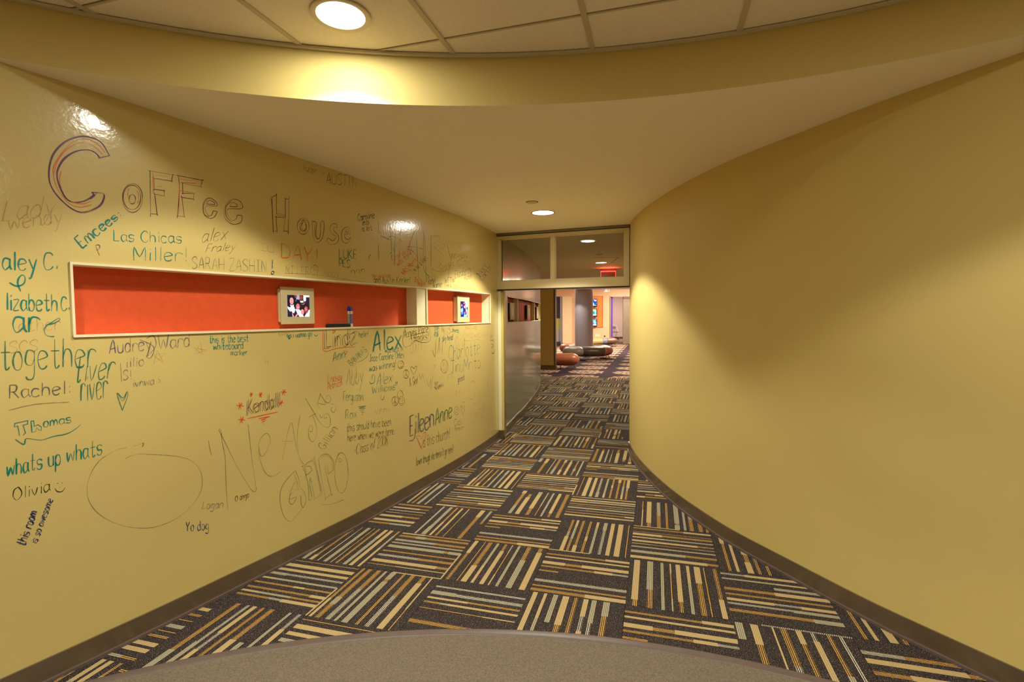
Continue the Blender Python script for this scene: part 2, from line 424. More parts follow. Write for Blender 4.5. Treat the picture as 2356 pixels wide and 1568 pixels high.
def chord(o, d):
    f = o - CC; b = f.dot(d); c = f.dot(f) - (RC - .003) ** 2; D = b * b - c
    return None if D < 0 else (-b - D ** .5, -b + D ** .5)
for fam, (dv, st) in enumerate(((cj, ci), (ci, cj))):
    for i in range(-10, 14):
        o_ = CO + st * CT * i; ch = chord(o_, dv)
        if not ch: continue
        hw = .011 if fam == 0 else .0045
        zb_ = Z_HIGH - .002 if fam == 0 else Z_HIGH
        a, b = o_ + dv * ch[0], o_ + dv * ch[1]; n_ = st * hw
        flat('ceiling_tee', [a - n_, b - n_, b + n_, a + n_], zb_, m_grid, slab, z2=Z_HIGH + .006)
# ------------------------------------------------------------------ corridor ceiling
arc = [circ(CC, RC + .0005, a) for a in openA]
arcL = circ(CC, RC + .10, aL - .12); arcR = circ(CC, RC + .10, aR + .12)
soff_poly = [arcL] + arc + [arcR] + [Vector(p) for p in ((2.9, 1.8), (4.2, 4), (4.6, 18.4), (-3.5, 18.4), (-3.5, 4), (-2.9, 1.8))]
# circular holes where the recessed lamps sit
low = [(l[0], l[1]) for l in LAMPS if l[2] == Z_LOW]
holes = [[(x + .1 * math.cos(a * math.pi / 16), y + .1 * math.sin(a * math.pi / 16)) for a in range(32)] for x, y in low]
soffit = flat('ceiling_corridor', soff_poly, Z_LOW, m_soffit, z2=Z_LOW + .04, holes=holes)
soffit.name = 'ceiling.001'; tag(soffit, 'smooth cream lowered ceiling over the corridor', 'ceiling', kind='structure')
lobc = flat('ceiling.002', [(-4, 18.4), (9.5, 18.4), (9.5, 34.5), (-4, 34.5)], 3.05, m_soffit, z2=3.1)
tag(lobc, 'higher cream ceiling of the lobby beyond the corridor', 'ceiling', kind='structure')
lobc2 = flat('ceiling.003', [(4.6, 11.5), (9.5, 11.5), (9.5, 18.4), (4.6, 18.4)], 3.05, m_soffit, z2=3.1)
tag(lobc2, 'lobby ceiling strip to the right of the corridor mouth', 'ceiling', kind='structure')
tag(box('wall_bulkhead', -4, 4.6, 18.4, 18.5, Z_LOW, 3.1, m_soffit), 'cream step where the low ceiling meets the lobby ceiling', 'wall', kind='structure')
tag(box('wall_bulkhead_side', 4.6, 4.7, 11.5, 18.4, Z_LOW, 3.1, m_soffit), 'cream side step of the low corridor ceiling', 'wall', kind='structure')

# ------------------------------------------------------------------ floor: slab, carpet tiles, taupe disc and strip
floor = flat('floor', [(-6, -6), (10, -6), (10, 36), (-6, 36)], -.05, m_roof, z2=-.007)
tag(floor, 'carpeted floor with square tiles of broken tan and ochre stripes', 'floor', kind='structure')
TS = .4994; tth = -.2755; ti = Vector((math.cos(tth), math.sin(tth))); tj = Vector((math.sin(tth), -math.cos(tth))); TO = Vector((-.128, 3.726))
def tile_mesh(k):
    rnd = random.Random(100 + k); S = TS - .0012; V, Fc, mi = [], [], []
    u = S / 60                                     # one yarn row
    def q(x0, x1, y0, y1, m__):
        b = len(V); V.extend([(x0, y0, 0), (x1, y0, 0), (x1, y1, 0), (x0, y1, 0)]); Fc.append((b, b + 1, b + 2, b + 3)); mi.append(m__)
    edge = rnd.choice((0, 0, 1, 1)); ytop = S
    if edge:
        e0 = S - u * 1.2; ee = rnd.uniform(.25, .5) * S
        q(0, ee, e0, S, 0); q(ee, S, e0, S, rnd.choice((1, 3))); ytop = e0
    row = rnd.randint(1, 3); x = 0.
    while row < 55:
        wv = rnd.choice((1, 2, 2, 3, 3, 4, 4)); x0 = row * u; x1 = (row + wv) * u
        q(x, x0, 0, ytop, 0)
        nseg = rnd.choice((1, 2, 2, 3)); cuts = sorted([0, ytop] + [rnd.uniform(.12, .88) * ytop for _ in range(nseg - 1)]); last = -1
        short = rnd.random() < .22
        for a, b in zip(cuts[:-1], cuts[1:]):
            c = rnd.choice([v for v in (1, 1, 2, 2, 3, 4) if v != last]); last = c
            if short and (a == 0 or b == ytop) and nseg > 1 and rnd.random() < .7: c = 0
            ins = u * .5 if (c in (2, 3) and wv > 2) else 0
            if ins: q(x0, x0 + ins, a, b, 0); q(x1 - ins, x1, a, b, 0)
            q(x0 + ins, x1 - ins, a, b, c)
        x = x1; row += wv + rnd.choice((2, 3, 4, 4, 5))
    if x < S: q(x, S, 0, ytop, 0)
    b = len(V); V.extend([(0, 0, -.006), (S, 0, -.006), (S, S, -.006), (0, S, -.006), (0, 0, 0), (S, 0, 0), (S, S, 0), (0, S, 0)])
    for a, c in ((0, 1), (1, 2), (2, 3), (3, 0)): Fc.append((b + a, b + c, b + c + 4, b + a + 4)); mi.append(0)
    me = bpy.data.meshes.new('carpet_tile'); me.from_pydata(V, [], Fc)
    for mm in (m_ydark, m_ytan, m_yoch, m_ywht, m_ysage): me.materials.append(mm)
    me.polygons.foreach_set('material_index', mi); me.update(); return me
tile_meshes = [tile_mesh(k) for k in range(10)]
def inside_corr(c):
    x, y = c
    if (Vector(c) - SC2).length < RS - .38: return False
    if y < 1: return False
    if y < 6.0:
        xl = next((LW[i].x for i in range(len(LW)) if LW[i].y > y), LW[-1].x); xr = next((RW[i].x for i in range(len(RW)) if RW[i].y > y), RW[-1].x)
        return xl - .42 < x < xr + .42
    if y < 10.3: return -.35 + (y - 6) * .16 - .1 < x < 1.5 + (y - 6) * .30
    return y < 12.15 - .27 * (x - 1.2) and -1.2 < x < 3.3
nt = 0
for i in range(-8, 12):
    for j in range(-20, 8):
        org = TO + (ti * i + tj * j) * TS; mid = org + (ti + tj) * (TS / 2)
        if not inside_corr(mid): continue
        o = bpy.data.objects.new('carpet_tile', random.choice(tile_meshes)); COL.objects.link(o); o.parent = floor; nt += 1
        flip = random.random() < .5
        # local X across the stripes
        base = math.atan2(ti.y, ti.x)
        if (i + j) % 2:
            r = base + (math.pi if flip else 0)
        else: r = base + math.pi / 2 + (math.pi if flip else 0)
        R = Matrix.Rotation(r, 4, 'Z'); cc = R @ Vector((TS / 2, TS / 2, 0)); o.rotation_euler.z = r
        o.location = (mid.x - cc.x, mid.y - cc.y, random.uniform(-.0006, .0004))
# medallion carpet of the lobby
def medallion_mat():
    M = bpy.data.materials.new('medallion_carpet'); M.use_nodes = True; N, L = M.node_tree.nodes, M.node_tree.links
    b = N['Principled BSDF']; b.inputs['Roughness'].default_value = .9; b.inputs['Specular IOR Level'].default_value = .05
    tc = N.new('ShaderNodeTexCoord'); mp = N.new('ShaderNodeMapping'); L.new(tc.outputs['Object'], mp.inputs[0])
    mp.inputs['Rotation'].default_value = (0, 0, .2755)
    def VM(op, a, b_=None):
        n = N.new('ShaderNodeVectorMath'); n.operation = op
        for i, v in enumerate((a, b_)):
            if v is None: continue
            if isinstance(v, tuple): n.inputs[i].default_value = v
            else: L.new(v, n.inputs[i])
        return n
    def MA(op, a, b_=None, c=None):
        n = N.new('ShaderNodeMath'); n.operation = op
        for i, v in enumerate((a, b_, c)):
            if v is None: continue
            if isinstance(v, (int, float)): n.inputs[i].default_value = v
            else: L.new(v, n.inputs[i])
        return n.outputs[0]
    sc = VM('MULTIPLY', mp.outputs[0], (1 / 1.15, 1 / 1.15, 0)); fr = VM('FRACTION', sc.outputs[0]); ce = VM('SUBTRACT', fr.outputs[0], (.5, .5, 0))
    ln = VM('LENGTH', ce.outputs[0]).outputs['Value']; sp = N.new('ShaderNodeSeparateXYZ'); L.new(ce.outputs[0], sp.inputs[0])
    an = MA('ARCTAN2', sp.outputs['Y'], sp.outputs['X'])
    rim = MA('ADD', MA('MULTIPLY', MA('COSINE', MA('MULTIPLY', an, 12.0)), .025), .40)
    disc = MA('LESS_THAN', ln, rim)
    pet = MA('MULTIPLY', MA('COSINE', MA('MULTIPLY', an, 9.0)), MA('SINE', MA('MULTIPLY', ln, 36.0)))
    holes_ = MA('LESS_THAN', pet, .28); core = MA('GREATER_THAN', ln, .05)
    fac = MA('MULTIPLY', MA('MULTIPLY', disc, holes_), core)
    mx = N.new('ShaderNodeMix'); mx.data_type = 'RGBA'; L.new(fac, mx.inputs['Factor'])
    mx.inputs['A'].default_value = (.055, .035, .045, 1); mx.inputs['B'].default_value = (.48, .33, .22, 1)
    L.new(mx.outputs['Result'], b.inputs['Base Color']); return M
m_med = medallion_mat()
lf = flat('floor.001', [(-4, 13.2), (10, 9.4), (10, 35), (-4, 35)], -.0065, m_med, z2=-.002)
tag(lf, 'dark lobby carpet patterned with pale round flower medallions', 'floor', kind='structure')
disc_n = 120
gray = flat('floor.002', [circ(SC2, RS - .04, i * 2 * math.pi / disc_n) for i in range(disc_n)], -.004, m_gray_carpet, z2=.004)
tag(gray, 'plain taupe carpet of the round room in the foreground', 'floor', kind='structure')
V, Fc = [], []
prof = ((RS + .006, .0), (RS + .004, .004), (RS - .006, .0075), (RS - .036, .0075), (RS - .044, .0045), (RS - .046, 0))
n = 160
for k in range(n):
    for r, z in prof: p = circ(SC2, r, 2 * math.pi * k / n); V.append((p.x, p.y, z))
for k in range(n):
    for q in range(len(prof) - 1): a, b = k * 6 + q, ((k + 1) % n) * 6 + q; Fc.append((a, b, b + 1, a + 1))
strip = obj('trim_2', V, Fc, m_strip, smooth=True)
tag(strip, 'curved taupe rubber threshold strip between striped and plain carpet', 'trim', kind='structure')

# ------------------------------------------------------------------ recessed lamps
def lamp(x, y, z, f, label, i):
    root = empty('recessed_lamp', (x, y, z))
    ringm = m_lamp_ring if z == Z_HIGH else m_lamp_dark
    k = .115 if z == Z_HIGH else .112; w_ = .022 if z == Z_HIGH else .011
    lathe('trim_ring', [(k, .001), (k, -.003), (k - .004, -.005), (k - w_, -.003), (k - w_, .004), (k - w_ - .004, .03), (k - w_ - .002, .03), (k, .003)], ringm, root)
    lathe('lens', [(0.0, .006), (k - w_ - .003, .006), (k - w_ - .003, .010), (0.0, .010)], m_lens, root)
    root['category'] = 'lamp'
    root['label'] = label or 'recessed lamp in the tiled ceiling ' + {1: 'to the right of the viewpoint', 2: 'to the left of the viewpoint', 3: 'just behind the viewpoint, added for fill light', 4: 'far behind the viewpoint on the left, added for fill light', 5: 'behind the viewpoint on the right, added for fill light'}[i]
    if z == Z_HIGH: root['group'] = 'recessed lamps of the tiled ceiling'
    if True:
        sp = bpy.data.lights.new('lamp_beam', 'SPOT'); sp.energy = P_SPOT * f; sp.spot_size = math.radians(119); sp.spot_blend = .22; sp.shadow_soft_size = .05; sp.color = WARM
        so = bpy.data.objects.new('lamp_beam', sp); COL.objects.link(so); so.parent = root; so.location = (0, 0, -.012)
        ar = bpy.data.lights.new('lamp_glow', 'AREA'); ar.shape = 'DISK'; ar.size = .17; ar.energy = P_DISC * f * (1 if z == Z_HIGH else .22); ar.color = WARM
        ao = bpy.data.objects.new('lamp_glow', ar); COL.objects.link(ao); ao.parent = root; ao.location = (0, 0, -.009)
for i, l in enumerate(LAMPS): lamp(*l, i)

def plate(x, y, z, label):
    root = empty('ceiling_cover_plate', (x, y, z))
    lathe('plate', [(.046, 0), (.046, -.004), (.04, -.007), (0, -.008)], mat('cover_plate_paint', (.62, .54, .36), .5), root)
    lathe('gap_ring', [(.052, .001), (.052, -.0015), (.046, -.0015)], m_dark, root)
    tag(root, label, 'cover plate')
plate(.178, 4.345, Z_LOW, 'small round cover plate in the corridor ceiling beside the near lamp')
plate(1.385, 8.045, Z_LOW, 'small round cover plate seen through the right pane above the door')

# ------------------------------------------------------------------ transom window over the passage
Lp, Rp = Vector((-.166, 5.985)), Vector((1.258, 5.437)); dx = (Rp - Lp); W_ = dx.length; rz = math.atan2(dx.y, dx.x)
TM = Matrix.Translation((Lp.x, Lp.y, 0)) @ Matrix.Rotation(rz, 4, 'Z')      # local x along the frame, y away
win = empty('window_1'); tag(win, 'cream framed transom window of two panes above the passage', 'window', kind='structure')
zt0, zt1 = 1.772, 2.385
gB, gT = 1.868, 2.352
def wb(name, x0, x1, z0, z1, y0=-.02, y1=.03, m_=m_trim, parent=win, bev=.002):
    return box(name, x0, x1, y0, y1, z0, z1, m_, parent, bev, TM)
m_frame = mat('transom_frame_paint', (.62, .54, .31), .4, spec=.4)
xm0, xm1 = .66, .705
wb('frame_rail', 0, W_, zt0, gB, m_=m_frame); wb('frame_rail', 0, W_, gT, zt1, m_=m_frame)
wb('frame_stile', 0, .042, gB, gT, m_=m_frame); wb('frame_stile', W_ - .05, W_, gB, gT, m_=m_frame); wb('frame_mullion', xm0, xm1, gB, gT, m_=m_frame)
for a, b in ((.042, xm0), (xm1, W_ - .05)):
    wb('pane', a, b, gB, gT, .008, .013, m_glass, bev=0)
    # stepped glazing bead
    for (p, q, z0, z1) in ((a, b, gB, gB + .008), (a, b, gT - .012, gT), (a, a + .012, gB, gT), (b - .012, b, gB, gT)):
        wb('glazing_bead', p, q, z0, z1, -.006, .006, m_frame, bev=0)
trk = empty('trim_3'); tag(trk, 'grey metal track running under the ceiling above the transom', 'trim', kind='structure')
wb('track_rail', 0, W_, zt1 + .001, zt1 + .008, -.012, .02, m_dark, trk, bev=0)
wb('track_rail', 0, W_, zt1 + .008, zt1 + .02, -.026, .03, m_steel, trk)
wb('track_rail', 0, W_, zt1 + .021, Z_LOW - .001, -.018, .03, m_steel, trk)
wb('dark_underside', .0, W_, zt0 - .014, zt0 - .001, -.012, .024, m_dark, win)  # black strip puts the dark underside of the frame in as colour
# jambs
jl = empty('door_1'); tag(jl, 'pale metal-edged jambs of the passage under the transom window', 'door', kind='structure')
m_brass = mat('polished_edge_metal', (.62, .52, .26), .22, metal=.9)
wb('jamb', -.004, .032, Z_BASE + .01, zt0 - .015, .004, .07, m_reveal, jl)
wb('jamb_olive_strip', .033, .062, .03, zt0 - .015, .03, .07, m_wall, jl)  # olive strip in the wall paint
wb('edge_strip', .062, .070, .0, zt0 - .015, .025, .07, m_brass, jl)
wb('plinth', -.004, .058, 0, Z_BASE + .01, .001, .069, m_base, jl)
wb('edge_strip', W_ + .002, W_ + .009, 0, zt0 - .001, .0, .06, m_brass, jl)
wb('jamb', W_ + .009, W_ + .10, 0, Z_LOW - .01, .03, .12, m_wall, jl)

# ------------------------------------------------------------------ second glossy wall with its own niche
P2 = [Vector(p) for p in ((-.105, 6.14), (.031, 6.86), (.10, 7.2), (.205, 7.72), (.41, 9.02), (.573, 10.2))]
W2 = smooth_pts(spline(P2, 8), 12); S2 = arc_tab(W2)
def at2(s, off):
    i = max(k for k in range(len(S2) - 1) if S2[k] <= s + 1e-9); t = (s - S2[i]) / (S2[i + 1] - S2[i]); p = W2[i].lerp(W2[i + 1], t)
    d = (W2[i + 1] - W2[i]).normalized(); return p + Vector((d.y, -d.x)) * off
def seg2(name, a, b, z0, z1, o0, o1, m_, parent, label=None):
    n = max(1, int((b - a) / .1)); V, Fc = [], []
    for i in range(n + 1):
        s = a + (b - a) * i / n
        for o_, z in ((o0, z0), (o1, z0), (o1, z1), (o0, z1)): p = at2(s, o_); V.append((p.x, p.y, z))
    for i in range(n):
        for k in range(4): Fc.append((4 * i + k, 4 * i + (k + 1) % 4, 4 * i + 4 + (k + 1) % 4, 4 * i + 4 + k))
    Fc += [(0, 1, 2, 3), (4 * n, 4 * n + 3, 4 * n + 2, 4 * n + 1)]
    bm = bmesh.new(); me = bpy.data.meshes.new(name); me.from_pydata(V, [], Fc); bm.from_mesh(me); bmesh.ops.recalc_face_normals(bm, faces=bm.faces)
    for f in bm.faces: f.smooth = True
    for e in bm.edges: e.smooth = not (len(e.link_faces) == 2 and e.calc_face_angle(0) > .6)
    bm.to_mesh(me); bm.free(); me.materials.append(m_)
    o = bpy.data.objects.new(name, me); COL.objects.link(o); o.parent = parent
    if label: o['label'] = label
    return o
w2 = empty('wall_left_far'); tag(w2, 'highly glossy curved wall beyond the passage, mirroring the lobby', 'wall', kind='structure')
E2 = S2[-1]; n0, n1 = .42, E2 - .12     # niche start (refined below)
def s_of(px, off=0.):
    r = ray(px, 720); lo, hi = 0, S2[-1] - 1e-4
    for _ in range(30):
        mid = (lo + hi) / 2; p = at2(mid, off)
        if p.x * r.y - p.y * r.x < 0: lo = mid
        else: hi = mid
    return lo
n0 = s_of(1168)
N2Z0, N2Z1 = 1.385, 1.70
for a, b, z0, z1 in ((0, n0, 0, Z_LOW), (n1, E2, 0, N2Z0), (n0, n1, 0, N2Z0), (n0, E2, N2Z1, Z_LOW)):
    seg2('wall_panel', a, b, z0, z1, 0, -.15, m_white2, w2)
seg2('niche_back_panel', n0, E2, N2Z0, N2Z1, -.07, -.13, m_red, w2)
for pa_, pb_ in ((1191.8, 1193), (1229.8, 1230.6)):
    a, b = s_of(pa_), s_of(pb_)
    seg2('niche_divider', a, b, N2Z0, N2Z1, -.07, -.003, m_reveal, w2)
seg2('niche_trim', n0 - .01, E2, N2Z0 - .012, N2Z0, -.07, .008, m_trim, w2); seg2('niche_trim', n0 - .01, E2, N2Z1, N2Z1 + .012, -.07, .008, m_trim, w2)
b2 = seg2('baseboard_left_far', 0, E2, 0, Z_BASE, .0005, .01, m_base, None); tag(b2, 'brown baseboard under the glossy wall beyond the passage', 'baseboard', kind='structure')
tag(wall('wall_corridor_right', [(1.40, 5.56), (1.9, 7.6), (3.45, 11.4)], 0, Z_LOW, m_wall, .1, -1), 'olive wall of the corridor beyond the door on its right side', 'wall', kind='structure')
tag(wall('wall_side_passage', [(.573, 10.2), (-.3, 10.7), (-1.6, 10.9), (-1.6, 14.5), (.68, 13.97)], 0, Z_LOW, m_wall, .1, 1), 'olive wall turning left behind the glossy wall', 'wall', kind='structure')
ow = empty('wall_olive_end'); tag(ow, 'olive wall end with brown baseboard beside the lobby opening', 'wall', kind='structure')
OM = Matrix.Translation((.70, 13.80, 0)) @ Matrix.Rotation(-.27, 4, 'Z')
box('wall_panel', 0, .44, 0, .16, 0, Z_LOW, m_wall, ow, 0, OM); box('baseboard', 0, .50, -.012, .17, 0, .13, m_base, ow, .002, OM)
box('end_post', .44, .49, -.002, .165, 0.13, Z_LOW, mat('grey_brown_post', (.16, .12, .085), .35, metal=.3), ow, .004, OM)

# ------------------------------------------------------------------ lobby shell
m_peach = mat('peach_wall_paint', (.78, .51, .32), .6, spec=.3)
m_beige = mat('beige_wall_paint', (.72, .55, .33), .6)
YB = 26.0
def sb(name, x0, x1, y0, y1, z0, z1, m_, label, cat='wall', bev=0):
    o = box(name, x0, x1, y0, y1, z0, z1, m_, None, bev); return tag(o, label, cat, kind='structure')
wb_ = empty('wall_back'); tag(wb_, 'peach back wall of the lobby behind the pillar', 'wall', kind='structure')
box('wall_panel', 2.98, 5.0, YB, YB + .2, 0, 3.05, m_peach, wb_)
box('wall_panel', 5.0, 9.5, YB, YB + .2, 2.42, 3.05, m_peach, wb_)
box('wall_panel', -4, 2.98, YB, YB + .2, 2.42, 3.05, m_peach, wb_)
pier = box('wall_pier', 2.53, 3.0, YB - .6, YB + .2, 0, 2.42, m_beige, wb_); pier['label'] = 'pale beige pier left of the pillar'
box('baseboard', 2.52, 3.01, YB - .615, YB, 0, .1, m_base, wb_)
box('door_edge', 2.43, 2.52, YB - .5, YB - .3, 0, 2.45, mat('grey_violet_frame', (.28, .25, .27), .4), wb_)
# dark alcove with a lime counter seen at the very left of the lobby
alc = empty('wall_alcove'); tag(alc, 'dark alcove with a lime green band left of the beige pier', 'wall', kind='structure')
box('upper_panel', 2.0, 2.45, YB - .1, YB, 1.34, 2.45, mat('dark_violet_wall', (.045, .028, .045), .6), alc)
box('lime_panel', 2.0, 2.45, YB - .12, YB, .78, 1.34, mat('lime_wall', (.50, .52, .10), .5), alc)
box('grey_counter', 2.0, 2.45, YB - .22, YB, .12, .78, mat('grey_counter', (.40, .37, .38), .4), alc)
box('counter_plinth', 2.0, 2.45, YB - .5, YB, 0, .16, m_dark, alc)
sb('wall_lobby_left', -4.1, 1.95, YB, YB + .1, 0, 2.42, m_peach, 'peach lobby wall hidden behind the olive wall end')
sb('wall_lobby_west', -4.1, -4, 14, 34.5, 0, 3.1, m_peach, 'west side wall of the lobby')
sb('wall_lobby_east', 9.5, 9.6, 11, 34.5, 0, 3.1, m_peach, 'east side wall of the lobby')
sb('wall_lobby_south', 3.45, 9.6, 11.3, 11.42, 0, 3.1, m_peach, 'lobby wall facing back beside the corridor mouth')
sb('wall_far', 5.0, 9.6, 33.0, 33.1, 0, 3.05, mat('pale_pink_wall', (.74, .58, .46), .6), 'pale far wall seen through the opening behind the folding chair')
box('baseboard', 5.0, 9.4, 32.97, 32.999, 0, .09, m_base, bpy.data.objects['wall_far'])
sb('wall_violet', 5.10, 5.20, YB + .2, 33, 0, 3.05, mat('violet_glow_wall', (.14, .05, .5), .6, emit=(.10, .03, .6), estr=.08), 'violet wall edge, its light put in as a faint glow, at the left of the far opening')  # violet light on this wall is put into its material as faint emission
sb('trim_4', 5.0, 5.06, YB - .03, YB + .25, 0, 2.46, mat('opening_frame', (.35, .24, .15), .5), 'narrow brown frame at the edge of the far opening', 'trim')
# grey partition at the right of the opening
gp = empty('folding_partition'); tag(gp, 'tall grey-brown partition at the right edge of the far opening', 'partition')
m_part = mat('partition_fabric', (.20, .155, .115), .8, var=(8, .1))
for k in range(3): box('partition_panel', 5.60 + k * .62, 6.20 + k * .62, 25.6 + .02 * (k % 2), 25.68 + .02 * (k % 2), .02, 2.3, m_part, gp, .01)
box('head_rail', 5.62, 7.46, 25.58, 25.70, 2.3, 2.42, mat('dark_red_rail', (.10, .03, .025), .5), gp, .004)

# pillar
pil = empty('pillar', (2.66, 18.75, 0)); tag(pil, 'thick round grey pillar rising out of the ring of benches', 'pillar')
m_pil = mat('grey_mauve_pillar', (.42, .385, .43), .5, spec=.4)
lathe('shaft', [(.335, 0.09), (.335, 3.05)], m_pil, pil, 48); lathe('base', [(.35, 0), (.35, .09), (.338, .095), (.338, 0)], m_base, pil, 48)

# screens in their orange recess
bd = empty('orange_wall_panel', (4.16, YB, 0)); tag(bd, 'orange recessed wall panel holding three stacked screens', 'panel')
m_or = mat('orange_panel', (.90, .25, .045), .5)
box('panel_back', -.56, .48, -.012, -.001, .88, 2.44, m_or, bd)
m_or2 = mat('orange_edge', (.5, .17, .05), .5)
for a in ((-.58, -.56, .86, 2.46), (.48, .50, .86, 2.46), (-.58, .5, .86, .88), (-.58, .5, 2.44, 2.46)): box('panel_edge', a[0], a[1], -.03, -.001, a[2], a[3], m_or2, bd)
def screen_mat(name, cols, sc_):
    M = bpy.data.materials.new(name); M.use_nodes = True; N, L = M.node_tree.nodes, M.node_tree.links; b = N['Principled BSDF']
    b.inputs['Base Color'].default_value = (0, 0, 0, 1); b.inputs['Roughness'].default_value = .2
    tc = N.new('ShaderNodeTexCoord'); v = N.new('ShaderNodeTexNoise'); v.inputs['Scale'].default_value = sc_; v.inputs['Detail'].default_value = 1
    L.new(tc.outputs['Object'], v.inputs['Vector']); r = N.new('ShaderNodeValToRGB'); L.new(v.outputs['Fac'], r.inputs[0])
    el = r.color_ramp.elements; el[0].position = .36; el[0].color = (*cols[0], 1); el[1].position = .64; el[1].color = (*cols[-1], 1)
    for k, c in enumerate(cols[1:-1]): e = el.new(.36 + .28 * (k + 1) / (len(cols) - 1)); e.color = (*c, 1)
    L.new(r.outputs[0], b.inputs['Emission Color']); b.inputs['Emission Strength'].default_value = 1.0; return M
scols = (('blue', [(.01, .03, .25), (.02, .12, .6), (.1, .6, .9), (.9, .95, 1)], 11, 'topmost small screen, mostly blue, in the orange wall panel'),
         ('green', [(0, .25, .15), (.05, .6, .4), (.5, .9, .85), (.95, 1, 1)], 7, 'middle screen with a bright green picture in the orange wall panel'),
         ('mixed', [(.02, .1, .4), (.3, .5, .9), (.1, .75, .55), (1, .95, 1)], 8, 'lowest screen with a white and teal picture in the orange wall panel'))
for k, (nm, cs, sc_, lab) in enumerate(scols):
    z1 = 2.32 - k * .505; z0 = z1 - .40
    t = empty('screen', (4.0, YB - .032, z0)); tag(t, lab, 'screen', 'screens stacked in the orange panel')
    box('case', -.35, .35, -.07, 0, 0, .40, m_dark, t, .012)
    box('display', -.31, .31, -.073, -.0705, .055, .375, screen_mat('screen_' + nm, cs, sc_), t)
    box('stand_shelf', -.28, .28, -.06, 0, -.045, -.012, mat('shelf_brown', (.25, .08, .03), .5), t, .004)
# wall outlet / round knob low on the peach wall
o = lathe('wall_knob', [(0, 0), (.035, 0), (.035, .03), (0, .035)], m_dark); o.rotation_euler = (math.pi / 2, 0, 0); o.location = (4.75, YB - .002, .42); tag(o, 'tiny dark round knob low on the peach wall above the yellow bench', 'knob')
o = box('outlet_cover', 4.25, 4.52, YB - .012, YB - .001, .38, .52, m_trim, None, .004); tag(o, 'white outlet cover low on the peach wall beside the pillar', 'outlet')

# benches
m_leg = mat('brushed_steel_leg', (.55, .53, .5), .3, metal=.9)
def leather(nm, c): return mat('leather_' + nm, c, .42, coat=.1, coat_r=.3, bump=(30, .1, .002))
LEA = {k: leather(k, c) for k, c in dict(rust=(.38, .115, .05), rust2=(.40, .12, .05), greige=(.34, .31, .24), brown=(.085, .055, .035), yellow=(.48, .37, .15), slate=(.20, .22, .27), tan=(.20, .10, .05)).items()}
def sausage(name, pts, half_w, z0, z1, m_, parent, cap0=True, cap1=True, label=None):
    pts = [Vector(p) for p in pts]; L_ = arc_tab(pts); T_ = L_[-1]; ns = 30; nr = 20; V, Fc = [], []; hh = (z1 - z0) / 2; zc_ = (z0 + z1) / 2
    def pt(s):
        i = max(k for k in range(len(L_) - 1) if L_[k] <= s + 1e-9); t = (s - L_[i]) / max(L_[i + 1] - L_[i], 1e-6); d = (pts[i + 1] - pts[i]).normalized()
        return pts[i].lerp(pts[i + 1], t), Vector((-d.y, d.x))
    cp = half_w * .95
    for i in range(ns + 1):
        u = (1 - math.cos(math.pi * i / ns)) / 2; s = u * T_; k = 1.
        if cap0 and s < cp: k = min(k, math.sqrt(max(0, 1 - (1 - s / cp) ** 2)))
        if cap1 and T_ - s < cp: k = min(k, math.sqrt(max(0, 1 - (1 - (T_ - s) / cp) ** 2)))
        k = max(k, .02) * .97 + .03 * (not (cap0 or cap1)); p, nn = pt(min(s, T_ - 1e-5))
        for r in range(nr):
            a = 2 * math.pi * r / nr; ca, sa = math.cos(a), math.sin(a)
            ex = .9; X = math.copysign(abs(ca) ** ex, ca) * half_w * k; Z = math.copysign(abs(sa) ** ex, sa) * hh * (k if k < .9 else 1) if k < .9 else math.copysign(abs(sa) ** ex, sa) * hh * k
            V.append((p.x + nn.x * X, p.y + nn.y * X, zc_ + Z))
    for i in range(ns):
        for r in range(nr): a, b = i * nr + r, i * nr + (r + 1) % nr; Fc.append((a, b, b + nr, a + nr))
    Fc += [tuple(range(nr))[::-1], tuple(ns * nr + r for r in range(nr))]
    o = obj(name, V, Fc, m_, parent, smooth=True)
    if label: o['label'] = label
    return o
def legs(parent, pts, zt_=.16):
    for (x, y, dx_, dy_) in pts: tube('leg', [(x, y, zt_), (x + dx_, y + dy_, .0)], .011, m_leg, parent)
def arcp(c, r, a0, a1, n=12): return [(c[0] + r * math.cos(math.radians(a0 + (a1 - a0) * i / n)), c[1] + r * math.sin(math.radians(a0 + (a1 - a0) * i / n))) for i in range(n + 1)]
BH0, BH1 = .105, .475
b1 = empty('bench'); tag(b1, 'low rust-orange leather bench nearest the striped carpet, partly behind the wall end', 'bench')
sausage('seat', [(1.21, 14.06), (1.4, 14.04), (1.6, 14.03), (1.87, 14.03)], .25, .085, .435, LEA['rust2'], b1, False, True)
legs(b1, [(1.36, 13.95, -.05, -.06), (1.60, 13.92, .04, -.08), (1.70, 14.1, .07, .05), (1.4, 14.2, -.04, .06)])
b2_ = empty('bench'); tag(b2_, 'chain of low greige, dark brown and rust leather seats in front of the pillar', 'bench')
pc = (2.66, 18.75)
sausage('seat', [(1.80, 17.30), (2.0, 17.08), (2.25, 17.0), (2.48, 17.0)], .31, .095, .445, LEA['greige'], b2_, label='greige leather seat')
sausage('seat', [(2.34, 17.06), (2.6, 17.0), (2.85, 17.0), (3.0, 17.05)], .28, .10, .438, LEA['brown'], b2_, False, False, label='dark brown leather seat')
sausage('seat', [(2.98, 17.045), (3.1, 17.13), (3.18, 17.35), (3.2, 17.8), (3.14, 18.1)], .29, .094, .447, LEA['rust'], b2_, False, True, label='rust leather seat')
legs(b2_, [(2.1, 16.9, -.05, -.07), (2.38, 16.82, .05, -.08), (2.6, 16.8, -.05, -.08), (2.86, 16.8, .04, -.08), (3.12, 16.95, .07, -.07), (3.28, 17.4, .08, 0)])
b3_ = empty('bench'); tag(b3_, 'curved rust seat on the far side of the pillar', 'bench')
